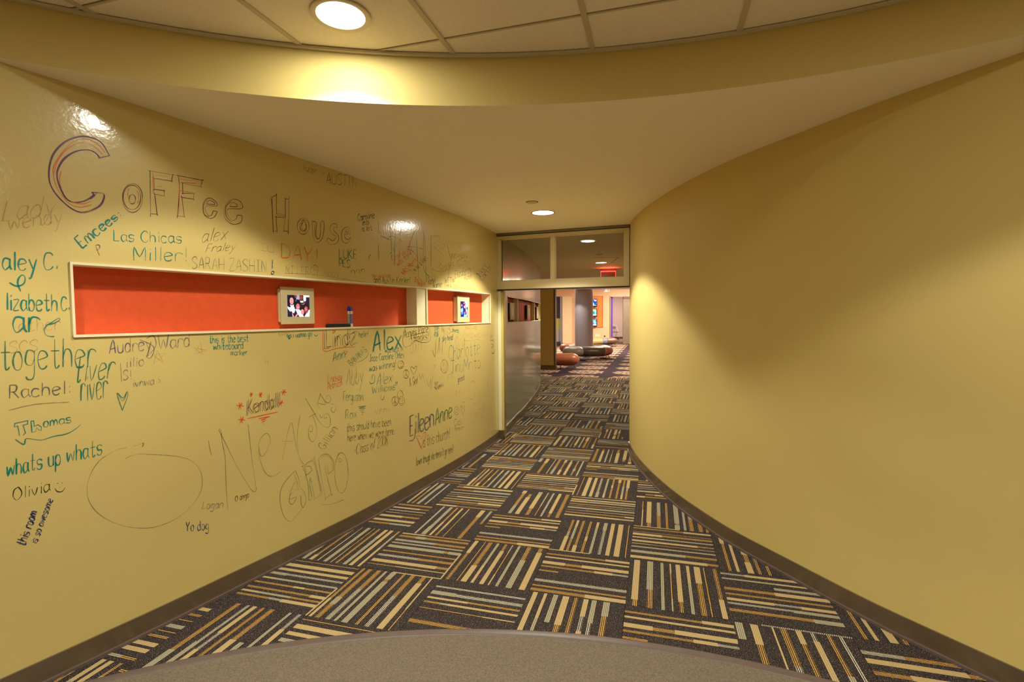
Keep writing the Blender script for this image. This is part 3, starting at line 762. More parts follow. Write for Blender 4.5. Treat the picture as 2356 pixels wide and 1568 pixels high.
sausage('seat', [(2.0, 18.7), (2.05, 19.1), (2.3, 19.4), (2.7, 19.45)], .27, .10, .44, LEA['rust'], b3_); legs(b3_, [(1.95, 18.9, -.06, 0), (2.5, 19.5, 0, .06), (2.05, 19.35, -.04, .05)])
b4_ = empty('bench'); tag(b4_, 'far bench of yellow, slate and tan leather seats against the peach wall', 'bench')
sausage('seat', [(3.2, 24.1), (3.8, 24.0), (4.28, 24.0)], .27, .09, .40, LEA['yellow'], b4_, True, False, 'yellow leather seat')
sausage('seat', [(4.24, 24.0), (4.46, 24.02)], .275, .09, .405, LEA['slate'], b4_, False, False, 'slate blue leather seat')
sausage('seat', [(4.45, 24.02), (4.75, 24.1), (5.0, 24.25)], .27, .09, .41, LEA['tan'], b4_, False, True, 'tan brown leather seat')
legs(b4_, [(3.9, 23.9, -.04, -.06), (4.35, 23.9, 0, -.08), (4.7, 24.0, .05, -.06), (4.9, 24.2, .06, 0)], .13)

# folding chair
def chair(x, y, rz_, label):
    r = empty('folding_chair', (x, y, 0), rz_); tag(r, label, 'chair')
    mf = mat('white_chair_frame', (.75, .70, .66), .4); mp_ = mat('grey_plastic', (.17, .17, .19), .5)
    tube('front_frame', [(-.24, -.26, 0), (-.235, -.12, .36), (-.225, .05, .72), (-.19, .10, .83), (-.1, .12, .87), (.1, .12, .87), (.19, .10, .83), (.225, .05, .72), (.235, -.12, .36), (.24, -.26, 0)], .016, mf, r)
    tube('leg', [(-.215, .26, 0), (-.215, .04, .42)], .013, mf, r); tube('leg', [(.215, .26, 0), (.215, .04, .42)], .013, mf, r)
    tube('stretcher', [(-.235, -.20, .16), (.235, -.20, .16)], .009, mf, r)
    o = box('seat', -.21, .21, -.22, .17, .425, .45, mat('black_seat', (.02, .02, .022), .5), r, .008)
    V, Fc = [], []; N_ = 16
    for k in range(N_ + 1):
        t = math.pi * k / N_; xx = -.18 * math.cos(t); d_ = .055 * math.sin(t)
        for dz, dy in ((.03 + d_ * .6, 0), (-.03 - d_ * 1.3, -.02)): V += [(xx, .075 + dy + .02 * math.cos(t) ** 2, .72 + dz), (xx, .095 + dy + .02 * math.cos(t) ** 2, .72 + dz)]
    for k in range(N_):
        a = 4 * k; b = a + 4; Fc += [(a, b, b + 2, a + 2), (a + 1, a + 3, b + 3, b + 1), (a, a + 1, b + 1, b), (a + 2, b + 2, b + 3, a + 3)]
    Fc += [(0, 2, 3, 1), (4 * N_, 4 * N_ + 1, 4 * N_ + 3, 4 * N_ + 2)]
    obj('backrest', V, Fc, mp_, r)
chair(6.42, 31.9, .3, 'white metal folding chair with grey oval backrest by the far wall')

# lobby ceiling lamps
def pendant(x, y, z, label):
    r = empty('pendant_lamp', (x, y, z)); tag(r, label, 'lamp')
    lathe('shade', [(.10, .16), (.14, .0), (.135, .0), (.095, .155)], mat('white_shade', (.30, .25, .22), .5), r, 28)
    lathe('lens', [(0, .012), (.132, .012), (.132, .018), (0, .018)], m_lens, r, 28); tube('stem', [(0, 0, .15), (0, 0, 3.05 - z)], .012, m_steel, r)
pendant(4.15, 22.3, 2.51, 'white cone pendant lamp hanging in front of the peach wall right of the pillar')
for k, (x, y, z, e) in enumerate(LOBBY_LIGHTS):
    r = empty('recessed_lamp', (x, y, z + .045 if z > 2.5 else Z_LOW)); tag(r, ['recessed lobby lamp left of the pillar above the header line', 'recessed lobby lamp above the pillar', 'recessed lamp over the near rust bench', 'recessed lobby lamp near the screen panel', 'recessed lamp over the folding chairs'][k], 'lamp')
    lathe('trim_ring', [(.12, .004), (.12, -.004), (.1, -.002), (.1, .004)], m_lamp_ring, r, 28); lathe('lens', [(0, .002), (.1, .002), (.1, .004), (0, .004)], m_lens, r, 28)
    ld = bpy.data.lights.new('lamp_glow', 'AREA'); ld.shape = 'DISK'; ld.size = .3; ld.energy = e; ld.color = (1, .86, .68)
    lo = bpy.data.objects.new('lamp_glow', ld); COL.objects.link(lo); lo.parent = r; lo.location = (0, 0, -.012)

# exit sign: clear plate edge-lit red, hanging from the corridor ceiling
ex = empty('exit_sign', (1.98, 10.45, 0), -.18); tag(ex, 'red edge-lit exit sign hanging from the corridor ceiling, seen through the glass', 'exit sign')
m_rg = mat('red_glow', (.3, .01, .01), .4, emit=(1, .07, .05), estr=2.2)
box('housing', -.16, .16, -.035, .035, 2.375, 2.41, mat('sign_housing', (.2, .06, .05), .4), ex, .004)
box('light_bar', -.155, .155, -.02, .02, 2.352, 2.374, m_rg, ex, .002)
m_acr = mat('smoky_acrylic', (.16, .09, .06), .25)
box('sign_plate', -.15, .15, -.004, .004, 2.15, 2.35, m_acr, ex)
for a in ((-.153, -.143), (.143, .153)): box('lit_edge', a[0], a[1], -.006, .006, 2.15, 2.35, m_rg, ex)
rl = bpy.data.lights.new('sign_glow', 'AREA'); rl.shape = 'RECTANGLE'; rl.size = .3; rl.size_y = .04; rl.energy = 1.6; rl.color = (1, .08, .05)
ro = bpy.data.objects.new('sign_glow', rl); COL.objects.link(ro); ro.parent = ex; ro.location = (0, -.06, 2.36); ro.rotation_euler = (math.radians(-115), 0, 0)
# thin seam line of an access panel in the corridor ceiling
sm = bmesh.new(); box_bm(sm, 1.35, 1.78, 8.46, 8.475, Z_LOW - .002, Z_LOW); box_bm(sm, 0, .01, 0, .9, Z_LOW - .002, Z_LOW, 0, Matrix.Translation((1.775, 8.47, 0)) @ Matrix.Rotation(-.05, 4, 'Z'))
o = bmobj('access_panel_seam', sm, m_dark); tag(o, 'dark seam of a ceiling access panel seen through the right pane', 'panel seam')

# ------------------------------------------------------------------ things in the niche
def niche_frame(sa_px, sb_px, zlo, zhi, thick, label, pic, pw, back=.02, tilt=0):
    """digital photo frame on the red panel between image columns"""
    off = ND + thick
    A, B = at_s(survey(sa_px, 700, off)[0], off), at_s(survey(sb_px, 700, off)[0], off)
    d = (B - A); W = d.length; rz_ = math.atan2(d.y, d.x)
    mid = (A + B) / 2; r = empty('photo_frame', (mid.x, mid.y, zlo), rz_); tag(r, label, 'photo frame')
    H = zhi - zlo
    # local: x along, -y towards the corridor
    mfr = m_ff
    o = box('frame', -W / 2, W / 2, 0, .012, 0, H, mfr, r, .004)
    box('housing', -W / 2 - .002, W / 2 - .012, .0125, thick - .002, .012, H - .012, mfr, r, .006)
    x0, x1 = -W / 2 + W * pw[0], -W / 2 + W * pw[1]; z0, z1 = H * pw[2], H * pw[3]
    box('picture_bezel', x0 - .002, x1 + .002, -.0006, .001, z0 - .002, z1 + .002, m_trim, r)
    V, Fc, mi, mats = [], [], [], []
    for col, shp in pic:
        if shp[0] == 'r': P = [(shp[1], shp[2]), (shp[3], shp[2]), (shp[3], shp[4]), (shp[1], shp[4])]
        elif shp[0] == 'e': P = [(shp[1] + shp[3] * math.cos(t * math.pi / 8), shp[2] + shp[4] * math.sin(t * math.pi / 8)) for t in range(16)]
        else: P = list(zip(shp[1::2], shp[2::2]))
        P = [(min(max(a, 0), 1), min(max(b_, 0), 1)) for a, b_ in P]
        b = len(V); lay = -.0008 - .00004 * len(mi)
        V += [(x0 + (x1 - x0) * a, lay, z0 + (z1 - z0) * c) for a, c in P]; Fc.append(tuple(range(b, b + len(P))))
        if col not in mats: mats.append(col)
        mi.append(mats.index(col))
    obj('picture', V, Fc, [PM[c] for c in mats], r, mi=mi)
    return r
m_ff = mat('frame_cream_plastic', (.55, .47, .27), .4, spec=.4)
PM = {}
for k, c in dict(navy=(22, 22, 60), black=(14, 10, 28), pink=(235, 150, 160), rose=(205, 110, 120), brown=(130, 60, 60), white=(236, 232, 240), grey=(160, 158, 190), blue=(40, 120, 220), cyan=(110, 200, 240), deep=(10, 20, 110), lip=(170, 40, 70)).items():
    c = srgb(*c); PM[k] = mat('picture_' + k, c, .35, emit=c, estr=.45)
pic1 = [('navy', ('r', 0, 0, 1, 1)), ('grey', ('r', .40, .80, .55, 1)), ('white', ('p', .68, 1, 1, 1, 1, .9, .80, .72, .74, .72)), ('black', ('r', .55, .5, .72, 1)), ('brown', ('e', .62, .88, .075, .10)), ('brown', ('e', .38, .94, .05, .08)), ('navy', ('r', .84, .55, 1, .92)),
        ('white', ('p', .56, .78, .60, .72, .70, .76, .72, .66, .58, .66)), ('rose', ('p', .58, .58, .72, .60, .80, .70, .74, .56)), ('blue', ('e', .38, .72, .03, .06)),
        ('white', ('p', .0, .48, .10, .42, .28, .50, .34, .30, .28, .16, .12, .22, .02, .36)), ('black', ('e', .20, .72, .17, .30)), ('pink', ('e', .19, .72, .085, .16)), ('black', ('e', .155, .765, .012, .012)), ('black', ('e', .225, .765, .012, .012)), ('lip', ('e', .19, .645, .03, .012)),
        ('white', ('p', .12, .56, .20, .52, .28, .57, .27, .42, .14, .42)), ('pink', ('p', .06, .36, .18, .26, .28, .0, .22, 0, .16, .2)), ('navy', ('r', 0, 0, .2, .24)),
        ('white', ('p', .34, .36, .42, .16, .52, .0, .72, .0, .60, .26, .52, .34)), ('black', ('e', .45, .60, .12, .14)), ('rose', ('e', .46, .47, .085, .14)), ('pink', ('e', .455, .42, .05, .07)), ('black', ('e', .43, .50, .012, .012)), ('black', ('e', .495, .50, .012, .012)), ('lip', ('e', .46, .38, .025, .012)),
        ('white', ('p', .74, .0, .98, .0, 1, .34, .92, .30, .80, .1)), ('black', ('e', .84, .48, .12, .14)), ('brown', ('e', .83, .33, .10, .17)), ('rose', ('e', .82, .36, .06, .09)), ('black', ('e', .80, .38, .012, .012)), ('black', ('e', .87, .38, .012, .012)), ('lip', ('e', .83, .24, .03, .012)),
        ('black', ('e', .65, .38, .10, .12)), ('pink', ('e', .65, .22, .075, .13)), ('black', ('e', .62, .245, .012, .012)), ('black', ('e', .68, .245, .012, .012)), ('lip', ('e', .65, .155, .025, .01)), ('pink', ('p', .30, 0, .42, .16, .46, .12, .38, 0))]
f1 = niche_frame(647, 723.5, 1.418, 1.645, .036, 'larger cream photo frame showing a group of children, in the long red niche', pic1, (.17, .84, .20, .79))
pic2 = [('deep', ('r', 0, 0, 1, 1)), ('white', ('p', .6, 1, 1, 1, 1, .7, .85, .6, .7, .85)), ('white', ('p', .66, .8, .8, .8, .82, .5, .72, .5)), ('blue', ('p', 0, .5, .3, .55, .38, .2, .1, .15)), ('cyan', ('p', .05, .5, .28, .6, .36, .42, .1, .3)), ('rose', ('e', .18, .74, .1, .08)), ('pink', ('e', .55, .65, .1, .09)), ('rose', ('e', .5, .88, .08, .07)),
        ('pink', ('e', .16, .38, .1, .07)), ('grey', ('r', .8, .05, .95, .5)), ('rose', ('e', .58, .26, .1, .07)), ('cyan', ('p', .4, 0, .85, 0, .8, .14, .5, .18)), ('pink', ('e', .76, .42, .06, .1)), ('navy', ('e', .25, .9, .18, .1))]
f2 = niche_frame(1053, 1080.5, 1.402, 1.662, .05, 'smaller cream photo frame with a blue picture, in the short red niche near the passage', pic2, (.22, .82, .20, .80))
# frames in the far glossy wall's niche
for pa_, pb_, lab in ((1173.5, 1183, 'narrow cream frame in the far niche, nearest the passage'), (1213, 1219.5, 'grey frame seen edge-on in the middle of the far niche'), (1235, 1239, 'dark frame at the far end of the far niche')):
    p = at2(s_of(pa_, -.03), -.03); q = at2(s_of(pb_, -.03), -.03); r = empty('photo_frame', ((p.x + q.x) / 2, (p.y + q.y) / 2, 1.41), math.atan2((q - p).y, (q - p).x)); tag(r, lab, 'photo frame')
    hw_ = (q - p).length / 2; box('frame', -hw_, hw_, -.005, .008, 0, .23, m_ff, r, .004); box('housing', -hw_, hw_ - .01, .0085, .036, .01, .22, m_dark, r, .004); box('picture', -hw_ * .55, hw_ * .55, -.0065, -.0055, .05, .18, m_trim, r)

# felt eraser and the two markers on the niche sill
off = -.012
pa, pb = at_s(survey(760, 750, off)[0], off), at_s(survey(806.5, 750, off)[0], off); mid = (pa + pb) / 2; d = pb - pa
er = empty('board_eraser', (mid.x, mid.y, NZ0 + .001), math.atan2(d.y, d.x)); tag(er, 'black felt board eraser lying on the niche sill', 'eraser')
Lh = d.length / 2
box('felt', -Lh, Lh, -.002, .046, 0, .020, mat('black_felt', (.012, .010, .008), .9), er, .004); box('back', -Lh + .004, Lh - .001, 0, .044, .0205, .027, mat('grey_brown_back', (.11, .085, .055), .5), er, .003)
def marker(px, capm, bandm, label, off_, ztop):
    s, _ = survey(px, 740, off_); p = at_s(s, off_); r = empty('dry_erase_marker', (p.x, p.y, NZ0 + .001), 1.1); tag(r, label, 'marker', None)
    H = ztop - NZ0; mb = mat('marker_white_barrel', (.70, .64, .46), .4)
    lathe('barrel', [(.0, 0), (.0075, 0), (.0085, .004), (.0085, H * .76), (0, H * .76)], mb, r, 20)
    lathe('printed_band', [(.0088, H * .16), (.0088, H * .62)], bandm, r, 20)
    lathe('cap', [(.0092, H * .76), (.0096, H * .78), (.0096, H * .9), (.0075, H * .985), (0, H)], capm, r, 20)
    box('cap_clip', -.012, -.0095, -.002, .002, H * .80, H * .93, capm, r)
marker(802.6, mat('blue_cap', (.03, .02, .50), .25), mat('green_grey_band', (.20, .27, .18), .5), 'marker with a bright blue cap standing behind the eraser', -.045, 1.534)
marker(809.2, mat('purple_cap', (.14, .05, .20), .3), mat('violet_band', (.16, .12, .28), .5), 'marker with a purple cap standing beside the blue-capped one', -.028, 1.534)
#WRITING
# ------------------------------------------------------------------ marker handwriting on the left wall
# glyphs: strokes split by '|', points are x digit + y letter (a = -4 ... e = 0 baseline, k = x-height, o = cap height)
GLY = {
'a': ('4j3k1k0i0g1e2e4g|4k4g5e', 5), 'b': ('0o0e|0h1k3k4i4g3e1e0g', 5), 'c': ('4j3k1k0i0g1e3e4f', 5), 'd': ('4o4e|4h3k1k0i0g1e3e4g', 5),
'e': ('0h4i4j3k1k0i0g1e3e4f', 5), 'f': ('4n3o2o1m1e|0k3k', 4), 'g': ('4j3k1k0i0g1f3f4h|4k4c3a1a0b', 5), 'h': ('0o0e|0h1k3k4i4e', 5),
'i': ('1k1e|1m1n', 2), 'j': ('2k2c1a0a|2m2n', 3), 'k': ('0o0e|4k0g|1h4e', 5), 'l': ('1o1e', 2), 'm': ('0k0e|0h1k2k3h3e|3h4k5k6h6e', 7), 'n': ('0k0e|0h1k3k4i4e', 5),
'o': ('2k1k0i0g1e3e4g4i3k2k', 5), 'p': ('0k0a|0i1k3k4i4g3e1e0g', 5), 'q': ('4i3k1k0i0g1e3e4g|4k4a5b', 5), 'r': ('0k0e|0h1k3k4j', 4), 's': ('4j3k1k0j1h3h4g3e1e0f', 5),
't': ('2o2f3e4f|0k4k', 5), 'u': ('0k0g1e3e4g|4k4e', 5), 'v': ('0k2e4k', 5), 'w': ('0k1e3j5e6k', 7), 'x': ('0k4e|4k0e', 5), 'y': ('0k2f|4k1a0a', 5), 'z': ('0k4k0e4e', 5),
'A': ('0e3o5e|1h5i', 6), 'B': ('0e0o|0o3o4m3j0j|3j5h4e0e', 6), 'C': ('5m4o2o0l0h2e4e5g', 6), 'D': ('0o0e|0o3n5k4f0e', 6), 'E': ('0o0e|0o4o|0j3j|0e4e', 5), 'F': ('0o0e|0o4o|0j3j', 5),
'G': ('5m4o2o0l0h2e4e5g5i3i', 6), 'H': ('0o0e|5o5e|0j5j', 6), 'I': ('0o4o|2o2e|0e4e', 5), 'J': ('3o3g2e1e0g|1o5o', 5), 'K': ('0o0e|4o0i|1j5e', 6), 'L': ('0o0e|0e4e', 5),
'M': ('0e0o3h6o6e', 7), 'N': ('0e0o4e4o', 6), 'O': ('3o1n0k0h2e4e6h6k4o3o', 7), 'P': ('0e0o|0o3o5m4j0i', 5), 'R': ('0e0o|0o3o4m3j0j|2j5e', 6), 'S': ('5m4o2o0m1k4i5g3e1e0f', 6),
'T': ('2o2e|0o5o', 5), 'U': ('0o0g2e4e5g5o', 6), 'V': ('0o3e5o', 6), 'W': ('0o2e4l6e8o', 9), 'Y': ('0o2j5o|2j2e', 6), 'Z': ('0o5o0e5e', 6), 'X': ('0o5e|5o0e', 6),
'0': ('2o0m0g2e4g4m2o', 5), '2': ('0m1o3o4m0e4e', 5), '8': ('2j4l3o1o0l2j4g3e1e0g2j', 5), '4': ('3e3o0i4i', 5), '1': ('1o1e', 2),
'!': ('1o1h|1e1f', 2), '.': ('0e0f', 2), ',': ('1f0d', 2), ':': ('1f1g|1j1k', 2), "'": ('1o1m', 2), '"': ('0o0m|2o2m', 3), '-': ('0i3i', 4), '(': ('2p0l0h2c', 3), ')': ('0p2l2h0c', 3),
'+': ('0h4h|2j2f', 5), '&': ('5e1m2o3m0h1e3e5h', 6), '>': ('0k3h0f', 4), ' ': ('', 3), '*': ('0h4j|1k3f|2l2e|0j4g', 5), '/': ('0e4o', 4)}
INK = {}
def ink(name, c, a=1.0):
    M = bpy.data.materials.new('ink_' + name); M.use_nodes = True; N, L = M.node_tree.nodes, M.node_tree.links
    b = N['Principled BSDF']; b.inputs['Base Color'].default_value = (*c, 1); b.inputs['Roughness'].default_value = .4; b.inputs['Alpha'].default_value = a
    tc = N.new('ShaderNodeTexCoord'); n = N.new('ShaderNodeTexNoise'); n.inputs['Scale'].default_value = 45; n.inputs['Detail'].default_value = 3; L.new(tc.outputs['Object'], n.inputs['Vector'])
    r = N.new('ShaderNodeMapRange'); L.new(n.outputs['Fac'], r.inputs['Value']); r.inputs['From Min'].default_value = .34; r.inputs['From Max'].default_value = .52
    r.inputs['To Min'].default_value = a * .65; r.inputs['To Max'].default_value = a; L.new(r.outputs[0], b.inputs['Alpha']); INK[name] = M
for nm, c, a in (('teal', (.0, .19, .15), 1.), ('teal_faint', (.01, .17, .11), .8), ('green', (.01, .12, .04), .85), ('green_faint', (.02, .14, .07), .65), ('black', (.012, .008, .006), .95),
                 ('brown', (.07, .03, .02), .85), ('brown_faint', (.12, .06, .02), .4), ('purple', (.12, .02, .13), .95), ('maroon', (.10, .015, .03), .95), ('orange', (.75, .15, .01), .95), ('orange_faint', (.62, .2, .04), .4),
                 ('red', (.75, .05, .015), 1.), ('red_faint', (.55, .08, .03), .42), ('slate', (.05, .07, .10), .75), ('violet', (.07, .05, .17), .7), ('navy', (.01, .02, .14), .92), ('pink_faint', (.42, .12, .09), .32), ('grey_faint', (.12, .12, .09), .6)):
    ink(nm, c, a)
wseed = random.Random(5); wcount = [0]
def smooth2(P, n):
    if len(P) < 3 or n < 2: return P
    Q = [P[0]] + P + [P[-1]]; out = []
    for i in range(1, len(Q) - 2):
        a, b, c, d = Q[i - 1], Q[i], Q[i + 1], Q[i + 2]
        for k in range(n):
            t = k / n
            out.append(tuple(.5 * (2 * b[j] + (c[j] - a[j]) * t + (2 * a[j] - 5 * b[j] + 4 * c[j] - d[j]) * t * t + (3 * b[j] - a[j] - 3 * c[j] + d[j]) * t ** 3) for j in (0, 1)))
    out.append(P[-1]); return out
def marks(strokes, colour, wmm=3.6, label=None, n=4, name='handwriting'):
    """strokes: surveyed polylines on the wall; laid on the real wall surface as thin ink ribbons"""
    wcount[0] += 1; off = .0009 + .00003 * (wcount[0] % 20); V, Fc = [], []; hw = wmm / 2000
    for st in strokes:
        st = smooth2([tuple(p) for p in st], n)
        P = []
        for px, py in st:
            q = Vector(survey(px, py))
            if q.x < .004 or q.x > LS[-1] - .004: continue
            if not P or (q - P[-1]).length > .0012: P.append(q)
        if not P: continue
        if len(P) == 1: P.append(P[0] + Vector((hw, hw)))
        R = [P[0]]
        for a in P[1:]:
            k = max(1, int((a - R[-1]).length / .02)); s_ = R[-1]
            for i in range(1, k + 1): R.append(s_.lerp(a, i / k))
        b = len(V); m_ = len(R)
        for i, p in enumerate(R):
            t1 = (R[i] - R[i - 1]).normalized() if i else None; t2 = (R[i + 1] - R[i]).normalized() if i < m_ - 1 else None
            t = ((t1 or t2) + (t2 or t1)); t = t.normalized() if t.length > .3 else (t1 or t2)
            nn = Vector((-t.y, t.x)); ww = hw * (.75 + .35 * math.sin(i * .35 + b)) * (1 if 0 < i < m_ - 1 else .8)
            for sg in (-1, 1):
                q = p + nn * ww * sg; w3 = at_s(min(max(q.x, 0.001), LS[-1] - .001), off); V.append((w3.x, w3.y, q.y))
        for i in range(m_ - 1): a = b + 2 * i; Fc.append((a, a + 1, a + 3, a + 2))
    if not Fc: return
    o = obj(name, V, Fc, INK[colour], wall_left)
    if label: o['label'] = label
    return o
def lay(text, x0, y0, x1, y1, h, rot=False, slant=0., h1=None, jit=.25):
    tot = 0
    for ch in text: tot += GLY[ch][1] + .8 if ch in GLY else 4
    tot -= .8; L_ = math.hypot(x1 - x0, y1 - y0); ux, uy = (x1 - x0) / tot, (y1 - y0) / tot; out = []; cx = 0; h1 = h1 or h
    if rot: vx, vy = (y1 - y0) / L_, -(x1 - x0) / L_
    else: vx, vy = 0, -1
    for ch in text:
        g, wd = GLY[ch]; f = cx / tot; hh = (h + (h1 - h) * f) / 10; jy = wseed.uniform(-jit, jit)
        for s in g.split('|'):
            if not s: continue
            P = []
            for k in range(0, len(s), 2):
                gx, gy = int(s[k]), ord(s[k + 1]) - 101 + jy; gx += wseed.uniform(-.12, .12) + slant * gy * .1
                P.append((x0 + ux * (cx + gx) + vx * gy * hh, y0 + uy * (cx + gx) + vy * gy * hh))
            out.append(P)
        cx += wd + .8
    return out
def write(text, x0, y0, x1, y1, h, colour, wmm=3.2, label=None, double=0, extra=(), **kw):
    S = lay(text, x0, y0, x1, y1, h, **kw)
    if double: S = S + [[(a + double, b - double * .8) for a, b in s] for s in S]
    return marks(S + list(extra), colour, wmm, label, n=3)
def zz(ox, oy, sc, *strokes):           # survey points read on an enlargement of the wall
    return [[(ox + a / sc, oy + b / sc) for a, b in zip(s[0::2], s[1::2])] for s in strokes]
def ell(cx, cy, rx, ry, a0=0, a1=370, n=18): return [(cx + rx * math.cos(math.radians(a0 + (a1 - a0) * i / n)), cy - ry * math.sin(math.radians(a0 + (a1 - a0) * i / n))) for i in range(n + 1)]
def zell(ox, oy, sc, cx, cy, rx, ry, **k): return [(ox + a / sc, oy + b / sc) for a, b in ell(cx, cy, rx, ry, **k)]
Z1 = (0, 280, 3.681); Z2 = (560, 340, 3.927); Z3 = (0, 680, 3.681); Z4 = (0, 960, 3.681); Z5 = (520, 720, 3.681); Z6 = (560, 1000, 3.681); Z8 = (0, 560, 6.533); Za = (820, 740, 6.532); Zb = (820, 480, 6.532)
# --- big outlined words
C1 = (925, 285, 870, 190, 800, 140, 700, 118, 600, 140, 520, 190, 450, 270, 415, 370, 410, 470, 430, 540, 480, 620, 560, 700, 640, 750, 710, 762, 790, 740, 850, 700, 877, 640, 875, 606)
C2 = (840, 305, 810, 265, 760, 240, 690, 237, 620, 255, 550, 300, 505, 360, 480, 430, 485, 500, 520, 590, 560, 650, 620, 680, 700, 672, 760, 640, 790, 615, 775, 596)
marks(zz(*Z1, C1, C2, (835, 308, 930, 285), (775, 596, 830, 600, 875, 606), tuple(v + (4 if i % 2 else 8) for i, v in enumerate(C2)), tuple(v + (7 if i % 2 else 6) for i, v in enumerate(C1)), (820, 598, 795, 635, 760, 655)), 'purple', 4, 'large purple outlined letter C with orange streaks')
marks(zz(*Z1, (890, 262, 820, 182, 720, 145, 640, 160, 560, 222, 490, 312, 450, 400, 468, 520, 520, 620, 600, 700, 690, 722, 780, 700), (870, 275, 790, 205, 690, 178, 600, 210, 530, 270, 480, 350, 458, 440), (515, 420, 505, 500, 520, 560), (600, 678, 700, 695, 770, 670)), 'orange', 3)
oo = [zell(*Z1, 1122, 645, 85, 122), zell(*Z1, 1118, 640, 74, 104), zell(*Z1, 1120, 655, 27, 40)]
F1 = (1270, 415, 1270, 415, 1462, 450, 1462, 450, 1452, 502, 1452, 502, 1305, 478, 1305, 478, 1308, 572, 1308, 572, 1390, 582, 1390, 582, 1390, 628, 1390, 628, 1310, 612, 1310, 612, 1330, 782, 1330, 782, 1275, 778, 1275, 778, 1270, 415)
F2 = (1508, 455, 1508, 455, 1712, 495, 1712, 495, 1700, 550, 1700, 550, 1545, 520, 1545, 520, 1548, 605, 1548, 605, 1642, 607, 1642, 607, 1638, 655, 1638, 655, 1540, 640, 1540, 640, 1560, 800, 1560, 800, 1503, 798, 1503, 798, 1520, 560, 1508, 455)
e1 = (1840, 760, 1815, 805, 1775, 818, 1730, 790, 1715, 725, 1735, 665, 1780, 645, 1830, 680, 1833, 712, 1745, 712, 1742, 760, 1770, 795, 1795, 785, 1805, 755, 1840, 760); e1i = (1748, 695, 1770, 665, 1805, 678, 1818, 700, 1748, 695)
e2 = (2050, 795, 2040, 850, 1975, 868, 1915, 830, 1895, 760, 1920, 690, 1975, 655, 2035, 675, 2050, 735, 1930, 738, 1928, 790, 1965, 835, 2000, 820, 2010, 790, 2050, 795); e2i = (1945, 718, 1965, 685, 2000, 695, 2005, 718, 1945, 718)
marks(oo + zz(*Z1, F1, F2, e1, e1i, e2, e2i, (1760, 660, 1725, 700, 1728, 780, 1770, 805), (1960, 672, 1912, 720, 1915, 800, 1960, 850)), 'maroon', 3, 'outlined capitals spelling offee after the big C', n=3)
marks([zell(*Z1, 1150, 640, 25, 60, a0=-60, a1=80), zell(*Z1, 1100, 620, 18, 60, a0=110, a1=200)] + zz(*Z1, (1295, 430, 1298, 600), (1310, 455, 1425, 460), (1330, 545, 1378, 548), (1520, 487, 1665, 497), (1530, 512, 1662, 522), (1518, 580, 1625, 600), (1520, 520, 1515, 780)), 'orange', 3)
Hh = (255, 445, 298, 425, 298, 425, 300, 590, 300, 590, 378, 610, 378, 610, 378, 462, 378, 462, 412, 460, 412, 460, 405, 755, 405, 755, 365, 750, 365, 750, 375, 630, 375, 630, 295, 625, 295, 625, 303, 752, 303, 752, 270, 750, 270, 750, 255, 445)
Uu = (620, 665, 660, 675, 655, 780, 680, 825, 697, 780, 697, 672, 728, 675, 720, 790, 690, 845, 655, 848, 630, 800, 620, 665); Ui = (645, 690, 648, 790, 670, 822, 690, 800, 700, 690)
Ss = (850, 705, 832, 685, 800, 690, 780, 730, 795, 770, 835, 800, 825, 825, 800, 838, 765, 812, 757, 850, 800, 873, 845, 858, 862, 815, 845, 775, 815, 745, 820, 715, 845, 722, 850, 705)
ee = (968, 810, 955, 850, 920, 860, 890, 830, 888, 760, 920, 718, 958, 725, 962, 775, 915, 780, 920, 812, 945, 828, 968, 810); ei = (920, 760, 930, 738, 948, 745, 945, 762, 920, 760)
marks(zz(*Z2, Hh, Uu, Ui, Ss, ee, ei, (300, 605, 340, 615, 380, 622), (250, 455, 262, 600, 268, 755)) + [zell(*Z2, 540, 708, 53, 72), zell(*Z2, 540, 706, 30, 52), zell(*Z2, 544, 708, 20, 38)], 'maroon', 3.4, 'outlined capitals spelling house', n=3)
# --- around them
write('Emcees:', 190, 571, 281, 495, 30, 'teal', 7, 'thick teal word written uphill', rot=True, h1=17)
write('Las Chicas', 262, 554, 420, 559, 25, 'teal', 4); write('Miller!', 308, 599, 432, 600, 31, 'teal', 4)
marks(zz(*Z1, (808, 1050, 830, 1040, 846, 1055, 835, 1078, 818, 1090), (812, 1058, 842, 1132)), 'maroon', 3)
write('alex', 463, 558, 523, 549, 30, 'brown', 2.4, slant=3); write('Fraley', 473, 580, 541, 574, 18, 'brown', 2.4, slant=3)
write('SARAH ZASHIN', 442, 617, 616, 626, 27, 'slate', 3); marks(zz(*Z2, (262, 1010, 258, 1090)) + [zell(*Z2, 263, 1128, 13, 14)], 'navy', 6)
write('aley', 6, 620, 88, 622, 42, 'teal', 5, 'large teal name at the left edge'); write('c.', 101, 620, 142, 618, 62, 'teal', 4)
marks(zz(*Z1, (80, 1360, 140, 1390, 200, 1370, 212, 1320, 190, 1295, 160, 1320, 150, 1370, 175, 1435)), 'teal', 5)
write('lizabeth', 14, 712, 134, 715, 39, 'teal', 5); write('c.', 141, 713, 165, 712, 50, 'teal', 4)
write('ar', 30, 764, 92, 765, 56, 'teal', 6); marks(zz(*Z8, (720, 1215, 800, 1200, 880, 1160, 900, 1130, 870, 1125, 760, 1195, 700, 1230, 665, 1300, 690, 1370, 750, 1395, 815, 1395)), 'teal', 4)
write('together', 2, 849, 222, 842, 66, 'teal_faint', 5, 'faded large teal word under the niche corner'); write('Rachel:', 22, 916, 164, 905, 30, 'slate', 4.5)
marks(zz(*Z3, (70, 970, 300, 918, 585, 900)), 'grey_faint', 3); write('tiver', 170, 880, 262, 868, 58, 'teal_faint', 5, slant=2); write('river', 186, 922, 248, 914, 62, 'teal_faint', 5)
